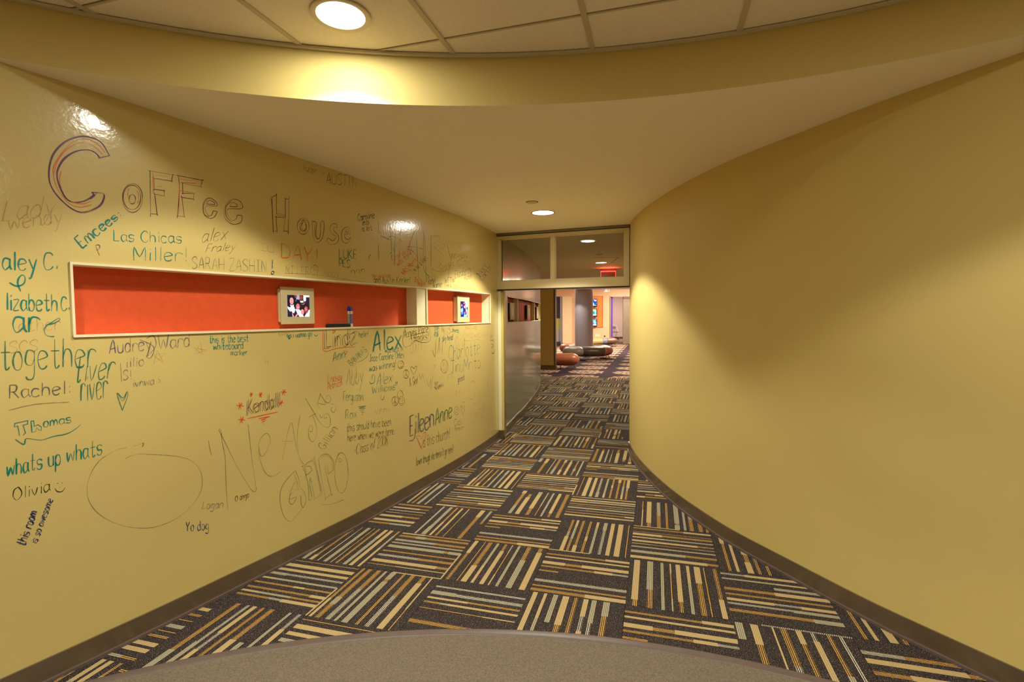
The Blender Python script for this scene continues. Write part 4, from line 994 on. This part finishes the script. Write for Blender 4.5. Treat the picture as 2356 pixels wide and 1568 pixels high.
marks(zz(*Z3, (1035, 970, 990, 825, 1040, 865, 1075, 808, 1080, 850, 1035, 970), (1000, 830, 1040, 890, 1075, 815)), 'teal_faint', 4)
write('Audrey Ward', 251, 813, 438, 796, 31, 'violet', 4.5); marks(zz(*Z3, (1240, 360, 1300, 340, 1320, 420, 1260, 500, 1240, 520, 1280, 520, 1300, 430, 1180, 370)), 'violet', 3)
write('iilio', 290, 845, 333, 840, 22, 'violet', 3.2); write('S!', 283, 874, 303, 872, 22, 'violet', 3.2); write('ivnwa >', 306, 890, 371, 881, 18, 'violet', 3)
marks(zz(*Z3, (1020, 570, 1028, 730), (985, 510, 988, 515)), 'grey_faint', 2.5)
write('this is the best', 482, 789, 572, 785, 17, 'teal', 3.6, 'small blue-teal lines about the whiteboard marker'); write('whiteboard', 491, 804, 560, 801, 16, 'teal', 3.6); write('marker', 531, 817, 569, 816, 13, 'teal', 3.6)
marks(zz(*Z3, (1300, 575, 1330, 460, 1385, 565, 1290, 500, 1405, 485, 1300, 575), (1650, 490, 1700, 390, 1710, 495, 1640, 440, 1755, 460, 1650, 490)), 'pink_faint', 3, n=1)
write('Lady', 5, 508, 128, 494, 46, 'pink_faint', 4, slant=2); write('wendy', 20, 528, 146, 512, 36, 'pink_faint', 4)
write('other', 44, 762, 140, 758, 30, 'pink_faint', 3.5); write('SCS', 22, 812, 90, 806, 26, 'pink_faint', 3.5)
# --- lower left
marks(zz(*Z3, (165, 1185, 150, 1100, 120, 1110, 125, 1080, 235, 1055, 232, 1085, 195, 1095, 215, 1160, 195, 1180), (270, 1155, 262, 1060, 285, 1058, 290, 1105, 320, 1090, 350, 1110, 350, 1140, 330, 1135, 310, 1115, 300, 1150, 270, 1155)), 'teal', 3.5, 'outlined teal name with a wavy underline', n=1)
write('omas', 100, 982, 166, 971, 20, 'teal', 4); marks(zz(*Z3, (130, 1215, 200, 1258, 215, 1215, 245, 1208, 350, 1220, 450, 1190, 550, 1172, 620, 1140, 685, 1090)), 'teal', 4)
write('whats up whats', 16, 1095, 237, 1044, 37, 'teal', 5, 'teal line reading whats up whats')
write('Olivia', 30, 1151, 117, 1128, 27, 'black', 3.2, 'small black name with a smiling face'); marks(zz(*Z4, (465, 600, 485, 625, 525, 625, 552, 590), (483, 560, 490, 552), (523, 548, 528, 556), (503, 588, 505, 591)), 'black', 3)
write('this room', 58, 1256, 85, 1176, 22, 'navy', 5, 'blue words written steeply uphill at the lower left', rot=True, h1=18); write('is so awesome', 84, 1250, 122, 1148, 16, 'navy', 3.6, rot=True)
marks(zz(*Z4, (900, 322, 840, 365, 780, 450, 745, 540, 738, 630, 755, 710, 810, 790, 900, 858, 1030, 912, 1150, 932, 1270, 932, 1400, 898, 1530, 830, 1640, 725, 1700, 620, 1712, 530, 1690, 440, 1620, 365, 1520, 332, 1400, 318, 1270, 310, 1170, 308, 1100, 325, 1060, 348), (905, 318, 985, 275, 1070, 252), (1130, 240, 1165, 232, 1200, 218)), 'grey_faint', 2.6, 'large thin grey oval')
marks(zz(*Z4, (1200, 218, 1215, 218, 1205, 247)), 'brown', 3)
marks(zz(*Z4, (1765, 195, 1775, 260, 1790, 320), (1930, 790, 1915, 600, 1905, 330, 1880, 200, 1870, 110, 1855, 108, 1900, 200, 2000, 400, 2100, 570, 2140, 622, 2165, 622, 2165, 570, 2130, 330, 2100, 60), (1875, 130, 1880, 200, 1903, 330)), 'grey_faint', 3.2, 'very tall thin grey letters N e X l')
marks(zz(*Z5, (280, 1130, 285, 1190, 312, 1210, 350, 1150, 374, 1080, 358, 1025, 325, 1022, 285, 1080, 272, 1160, 300, 1280, 340, 1360, 400, 1380, 470, 1335), (472, 1255, 545, 930, 580, 1060, 605, 1180), (475, 1082, 570, 1085), (625, 865, 605, 1000, 605, 1120, 625, 1230, 660, 1280)), 'grey_faint', 3.2)
write('Yo dog', 428, 1221, 481, 1217, 21, 'navy', 4, 'small navy words yo dog'); write('Logan', 465, 1170, 513, 1167, 17, 'slate', 2.6, slant=2); write('O dogs', 541, 1153, 573, 1142, 12, 'black', 3, 'tiny black scribble')
# --- name block with red stars
write('Kendall', 568, 955, 642, 936, 34, 'maroon', 3, 'outlined dark name circled by red stars', double=3.2)
for sx, sy, r_ in ((118, 785, 30), (212, 688, 18), (292, 690, 22), (488, 670, 26), (465, 760, 26), (132, 905, 30)):
    marks(zz(*Z5, (sx - r_ * .5, sy + r_, sx + r_ * .5, sy - r_), (sx - r_, sy - r_ * .2, sx + r_, sy), (sx + r_ * .3, sy + r_, sx - r_ * .3, sy - r_), (sx - r_ * .6, sy + r_ * .4, sx + r_ * .6, sy - r_ * .5)), 'red', 5, n=1, name='star_mark')
marks(zz(*Z5, (180, 892, 440, 835), (275, 892, 372, 874, 295, 905, 348, 900, 300, 922, 335, 915, 312, 932, 325, 935, 318, 952)), 'red', 4, n=1)
# --- curly and outlined green words
marks(zz(*Z5, (670, 718, 720, 800, 765, 880, 800, 930, 850, 967, 880, 950, 882, 890, 860, 850, 830, 862, 835, 890, 852, 880), (700, 878, 765, 848), (735, 870, 765, 960, 765, 1040, 735, 1088, 705, 1060, 697, 1000, 710, 955, 733, 965, 727, 1000, 705, 1000), (795, 680, 845, 770, 770, 762, 800, 812), (800, 680, 775, 765), (845, 712, 868, 695, 886, 720, 872, 758, 845, 750, 840, 728, 856, 725), (890, 770, 920, 772, 930, 810, 910, 840, 890, 820, 900, 795), (795, 855, 800, 880, 815, 885, 822, 850)), 'green_faint', 3.4, 'curly thin green lettering A M O')
write('Gillian', 746, 1035, 778, 985, 18, 'brown', 3, rot=True)
marks(zz(*Z6, (440, 300, 380, 360, 325, 440, 308, 530, 322, 630, 350, 700, 400, 734, 440, 690, 510, 608), (440, 300, 477, 405, 460, 450, 445, 395, 415, 435, 395, 500, 388, 570, 420, 585, 450, 520, 395, 545, 400, 500, 490, 450, 530, 540, 508, 612, 490, 590, 485, 510), (430, 335, 462, 420)), 'green_faint', 3.4, 'large outlined green letters under the curly lettering', n=2)
marks(zz(*Z6, (555, 555, 545, 400, 500, 265, 500, 265, 600, 200, 600, 200, 640, 380, 665, 490, 600, 540, 600, 535, 568, 360, 560, 420, 580, 530, 555, 555), (520, 272, 560, 262, 578, 300, 532, 340, 532, 340, 520, 272), (510, 270, 590, 220, 655, 480), (635, 200, 665, 170, 715, 162, 762, 220, 765, 290, 720, 328, 720, 328, 708, 255, 690, 275, 745, 500, 745, 500, 695, 537, 695, 537, 655, 340, 635, 200), (650, 205, 700, 170, 750, 215, 755, 290)), 'green_faint', 3.4, n=2)
marks([zell(*Z6, 830, 320, 56, 172), zell(*Z6, 817, 213, 12, 16)] + zz(*Z6, (780, 230, 810, 155, 860, 175, 892, 320, 870, 420), (665, 592, 740, 585, 800, 568, 850, 545)), 'green_faint', 3)
# --- upper middle
write('AUSTIN', 751, 421, 822, 431, 25, 'green', 3.6, 'green capitals close under the ceiling'); write('-', 741, 405, 747, 404, 16, 'green', 3.4)
write('(curious', 699, 391, 729, 395, 11, 'green_faint', 2.6); write('axis)', 706, 397, 722, 400, 8, 'green_faint', 2.6)
write('DAY!', 648, 592, 733, 606, 33, 'orange', 6, 'bold orange-red capitals DAY'); marks(zz(*Z2, (630, 1070, 650, 1055, 668, 1075, 688, 1062)), 'orange', 5); write('IU', 600, 575, 632, 582, 16, 'orange_faint', 4)
write('LUKE', 780, 593, 822, 595, 21, 'teal', 5, 'bold teal capitals LUKE'); write('PES', 780, 613, 807, 615, 17, 'teal', 5); write('nnn.', 808, 630, 846, 626, 14, 'black', 3)
write('Caroline', 823, 508, 862, 501, 15, 'black', 4.5, 'small black lines under the ceiling edge'); write('eats', 834, 517, 850, 517, 13, 'black', 4.5); write('a lot.', 833, 532, 859, 529, 12, 'black', 4.5)
write('NT LEROY Addy', 658, 629, 781, 638, 19, 'brown_faint', 3.2, 'faint partly wiped line above the niche'); marks(zz(*Z2, (375, 1132, 600, 1140, 870, 1178, 1000, 1200, 1130, 1215)), 'brown_faint', 3)
marks(zz(*Z2, (1135, 1010, 1135, 980, 1150, 965, 1152, 975)), 'navy', 4)
marks(zz(*Zb, (500, 195, 520, 480, 535, 800), (675, 250, 650, 500, 645, 800), (480, 465, 490, 425, 560, 420, 640, 455, 690, 500), (590, 290, 575, 600, 570, 860), (335, 185, 328, 380), (328, 540, 335, 760), (360, 405, 500, 465)), 'green', 4.5, 'tall green letters spelling hairy')
marks(zz(*Zb, (880, 320, 800, 520, 775, 620, 770, 770), (905, 300, 910, 600, 935, 1060), (760, 570, 880, 575, 995, 605), (780, 610, 850, 640, 915, 730), (1010, 330, 1005, 600, 1005, 850, 1030, 950, 1100, 1020), (1025, 390, 1035, 700, 1050, 1100), (545, 575, 568, 640), (598, 545, 602, 575), (500, 680, 530, 650)), 'green', 4.5)
marks(zz(*Zb, (1125, 410, 1120, 700, 1125, 880), (1335, 465, 1380, 600, 1415, 760), (1430, 740, 1400, 900, 1375, 1050), (1130, 895, 1180, 930, 1245, 945)), 'green', 4.5); marks(zz(*Zb, (1100, 410, 1200, 405, 1258, 430, 1230, 480, 1150, 540, 1210, 610, 1290, 690), (1280, 610, 1340, 560, 1300, 520, 1270, 590, 1350, 640)), 'brown_faint', 4)
write('Geddes', 1010, 627, 1045, 614, 19, 'grey_faint', 3.5); write('and Austin Keeler!', 860, 650, 943, 652, 15, 'green', 4.5, 'green line just above the niche trim'); write('(not Zach Braff)', 857, 638, 900, 639, 9, 'red', 3)
write('Crystal Hill', 905, 600, 950, 572, 12, 'red', 4, rot=True); write('was drawn', 917, 612, 951, 580, 12, 'red', 4, rot=True); write('MRS Morris', 931, 633, 962, 597, 12, 'red', 4, 'slanting red words above the short niche', rot=True); write("I'm so a foot", 951, 630, 985, 594, 12, 'green', 4, rot=True)
write('Jazz', 953, 648, 972, 652, 11, 'red', 4); write('Apple', 960, 657, 979, 657, 9, 'red', 3.5)
write('Rachel', 985, 655, 1001, 652, 17, 'slate', 4.5); write('Warner', 996, 663, 1018, 658, 13, 'slate', 4.5); write('WFTW', 1023, 651, 1047, 650, 13, 'slate', 4.5); write('Lees', 1024, 664, 1038, 662, 13, 'slate', 4.5)
write('Elizabeth', 1047, 640, 1083, 627, 17, 'slate', 5); write('Rose', 1068, 645, 1086, 637, 12, 'slate', 5); write('Mary', 1106, 635, 1121, 610, 13, 'green', 5, rot=True); write('Carter', 1111, 646, 1134, 612, 12, 'green', 5, rot=True)
write('BEcool', 1031, 571, 1064, 569, 17, 'brown_faint', 4); write('jazz+rocks', 1037, 593, 1075, 594, 15, 'brown', 3.6); write('HERES FOR TINY', 1042, 667, 1077, 668, 9, 'violet', 3); write('Cait', 1052, 612, 1092, 604, 14, 'brown_faint', 4)
# --- below the niche
marks(zz(*Z5, (535, 222, 512, 192, 520, 180, 532, 192, 548, 180, 550, 198, 535, 222), (522, 190, 535, 215), (528, 192, 538, 212), (540, 190, 534, 212)), 'teal', 5, n=1); write(':i wanna go!', 672, 777, 719, 773, 13, 'teal', 4, 'tiny teal line just under the niche'); marks(zz(*Z5, (748, 178, 756, 192, 770, 190, 778, 178)), 'teal', 3.6)
write('Lindz', 746, 802, 820, 791, 40, 'maroon', 3.4, 'outlined dark red name with underline below the marker pens', double=4.5); marks(zz(*Z5, (835, 330, 930, 300, 1020, 288, 1095, 285), (820, 150, 820, 300, 850, 320), (900, 150, 925, 150, 915, 165, 900, 160)), 'red', 3.4)
write('hello!', 825, 776, 847, 774, 14, 'teal_faint', 4); write('Ann', 765, 832, 793, 823, 21, 'teal_faint', 3.4, double=2); marks(zz(*Z5, (1012, 350, 1000, 325, 1010, 320, 1015, 330, 1022, 318, 1025, 330, 1012, 350)), 'red', 3)
write('BANANAS', 808, 841, 846, 806, 14, 'teal_faint', 3.4, rot=True); marks(zz(*Z5, (1205, 320, 1195, 365, 1150, 400, 1100, 420, 1075, 462)), 'teal_faint', 3)
AX = lay('Alex', 857, 809, 925, 797, 46); marks(AX + [[(a + 1.2, b) for a, b in s] for s in AX] + [[(a + 2.4, b + .6) for a, b in s] for s in AX], 'teal', 6, 'thick bold teal name under the niche', n=3); marks(zz(*Z5, (1205, 238, 1203, 242), (1212, 236, 1214, 242)), 'teal', 5)
write('was here in', 886, 811, 927, 806, 13, 'teal', 4.5); write('Jase Caroline Oden', 850, 831, 930, 822, 15, 'teal', 4.5, 'teal sentence under the bold teal name'); write('was winning!', 850, 854, 911, 843, 16, 'teal', 5)
marks(zz(*Z5, (1520, 120, 1600, 113, 1715, 125, 1728, 230, 1660, 248, 1600, 232, 1560, 272, 1515, 285, 1497, 250, 1503, 170, 1520, 120), (1530, 205, 1680, 160), (1560, 150, 1575, 235), (1545, 220, 1640, 195), (1590, 130, 1590, 225), (1560, 215, 1600, 150, 1610, 225)), 'black', 3.6); write("Annie's Place", 930, 777, 985, 763, 18, 'black', 4, 'dense black scribble in a wavy bubble under the niche divider'); write('Rocks!', 953, 786, 987, 780, 18, 'black', 4)
write('Lindsay', 754, 880, 788, 873, 18, 'red', 3.4, 'small red name on two lines'); write('Petrucci', 754, 896, 788, 885, 15, 'red', 3.4); write('Abby', 797, 886, 836, 879, 38, 'green_faint', 3.4, slant=1)
write('Alex', 866, 886, 903, 877, 25, 'teal', 4, slant=2); write('Williams', 856, 905, 911, 896, 17, 'teal', 4); marks(zz(*Z5, (1215, 575, 1225, 595, 1255, 585, 1258, 530, 1240, 520, 1235, 560), (1310, 690, 1312, 725, 1330, 730, 1340, 700), (1318, 698, 1319, 702), (1440, 610, 1432, 585, 1440, 582, 1444, 592, 1452, 578, 1448, 600, 1440, 610)), 'teal', 4.5)
write('Ferguson', 790, 921, 836, 921, 21, 'teal_faint', 4); write('Rox', 795, 964, 822, 959, 21, 'teal_faint', 4); marks(zz(*Z5, (1120, 790, 1185, 785, 1125, 805, 1180, 802, 1130, 822, 1176, 820, 1138, 840, 1170, 838, 1148, 856, 1160, 862), (1150, 886, 1151, 890)), 'teal_faint', 4, 'small green spiral drawing', n=1)
write('this should have been', 798, 993, 900, 977, 19, 'black', 3.4, 'dark sentence signed class of 2008'); write('here when we were here.', 800, 1015, 909, 998, 18, 'black', 3.4); write('-Class of 2008', 814, 1045, 892, 1022, 22, 'black', 3.4, slant=2)
E1_ = lay('Eileen', 942, 1004, 998, 978, 46); marks(E1_ + [[(a + 1.3, b + .5) for a, b in s] for s in E1_] + [[(a + 2.4, b) for a, b in s] for s in E1_], 'slate', 6, 'bold dark double name near the passage', n=3)
E2_ = lay('Anne', 1001, 978, 1040, 958, 38); marks(E2_ + [[(a + 1.4, b) for a, b in s] for s in E2_], 'green', 7, n=3); marks(zz(*Z5, (1600, 980, 1600, 1040, 1580, 1075, 1550, 1082)), 'slate', 9)
marks(zz(*Z5, (1655, 1150, 1630, 1090, 1612, 1045, 1640, 1040, 1656, 1065, 1675, 1010, 1692, 1020, 1682, 1080, 1655, 1150), (1655, 1140, 1622, 1055), (1658, 1130, 1685, 1030)), 'red', 4.5, 'red heart drawing before the words about the church'); write('s this church!', 974, 1028, 1035, 1006, 25, 'black', 4.2); write("(even though she doesn't go here)", 958, 1070, 1043, 1039, 18, 'black', 4)
marks([zell(*Z5, 1480, 435, 26, 33), zell(*Z5, 1525, 515, 24, 36), zell(*Z5, 1430, 745, 27, 38), zell(*Z5, 1487, 742, 24, 38), zell(*Z5, 1475, 690, 24, 36)] + zz(*Z5, (1470, 418, 1474, 436), (1486, 415, 1490, 432), (1475, 452, 1488, 462, 1500, 445, 1475, 452), (1525, 480, 1525, 550), (1525, 515, 1508, 540), (1525, 515, 1542, 540), (1590, 520, 1562, 470, 1575, 452, 1592, 470, 1608, 445, 1618, 465, 1590, 520), (1430, 710, 1432, 780), (1432, 745, 1412, 765), (1430, 745, 1450, 768), (1478, 735, 1480, 745), (1495, 730, 1497, 742), (1475, 760, 1490, 768, 1500, 755)), 'brown', 4, 'row of small drawn faces, peace signs and a heart', n=2, name='drawing')
write('& God', 942, 888, 961, 881, 18, 'brown', 4); marks(zz(*Z5, (1635, 510, 1650, 562, 1665, 518, 1682, 588, 1698, 556, 1716, 622, 1734, 556, 1730, 662), (1755, 530, 1745, 560, 1742, 645)), 'grey_faint', 4)
marks([zell(*Z5, 1848, 450, 30, 56)] + zz(*Z5, (1840, 420, 1840, 450), (1855, 418, 1856, 448), (1830, 465, 1850, 490, 1866, 460), (1765, 430, 1770, 460, 1750, 475)), 'brown', 4)
marks(zz(*Z5, (1750, 310, 1770, 370, 1775, 230, 1790, 345, 1808, 200, 1806, 330, 1835, 225, 1828, 340), (1776, 230, 1790, 190), (1740, 300, 1745, 350)), 'brown', 3.6)
write('HIGH', 1000, 757, 1010, 755, 9, 'teal', 4.5); write('US', 1001, 765, 1009, 763, 8, 'teal', 4.5); write('ROB', 999, 774, 1009, 772, 8, 'teal', 4.5)
write('Hi,', 1017, 763, 1026, 768, 14, 'teal', 4.5); write('shorts', 1041, 762, 1056, 765, 9, 'teal', 4.5); write('sky head', 1018, 784, 1042, 781, 13, 'teal', 5); marks([zell(*Z5, 1885, 150, 15, 22), zell(*Z5, 1905, 135, 14, 24), zell(*Z5, 1955, 250, 14, 52)] + zz(*Z5, (1955, 210, 1955, 300), (1975, 300, 1990, 210, 2005, 290, 2020, 210, 2020, 280)), 'brown_faint', 4)
write('COFFI', 944, 815, 972, 800, 26, 'red_faint', 4); write('Charlotte', 1033, 830, 1105, 812, 34, 'teal_faint', 5, 'teal ruled block lettering near the passage'); write('JinuMrito', 1038, 858, 1106, 845, 28, 'teal_faint', 6)
write('great', 1053, 879, 1069, 873, 13, 'navy', 5); write('for', 1000, 889, 1008, 883, 10, 'navy', 4); write('Naomis', 1004, 897, 1021, 886, 10, 'slate', 3.6, rot=True); marks([zell(*Z5, 1900, 555, 24, 42, a0=0, a1=200)] + zz(*Z5, (1890, 540, 1892, 545), (1908, 535, 1910, 540)), 'brown_faint', 4)
write('NAKED ABE', 1071, 758, 1098, 757, 8, 'red_faint', 4); write('THIS WAS HERE', 1071, 776, 1124, 774, 9, 'red_faint', 4); marks(zz(*Z5, (2025, 130, 2020, 230, 2120, 222, 2160, 232), ), 'red_faint', 3.4)
write('sjc', 1048, 909, 1062, 903, 15, 'brown_faint', 3.6); marks([zell(*Z5, 1952, 825, 20, 34), zell(*Z5, 1952, 828, 8, 14)] + zz(*Z5, (2005, 865, 1985, 800, 1995, 785, 2005, 805, 2018, 780, 2022, 805, 2005, 865), (2013, 745, 2015, 770), (2005, 755, 2022, 752)), 'violet', 4); write('Cici.', 1045, 979, 1064, 975, 15, 'brown', 3.4); write('forever', 1046, 991, 1067, 987, 10, 'brown', 3.4)
write('Syd', 1080, 918, 1125, 905, 40, 'brown_faint', 3.6); write('Gaby', 1084, 972, 1134, 955, 42, 'brown_faint', 3.6); write('EVIE', 1137, 812, 1133, 764, 6, 'green', 6, rot=True); write('vinny', 863, 952, 898, 947, 16, 'red_faint', 3.6)
write('sweet', 640, 772, 668, 770, 9, 'red_faint', 3); write('hi', 610, 838, 622, 836, 14, 'pink_faint', 3)
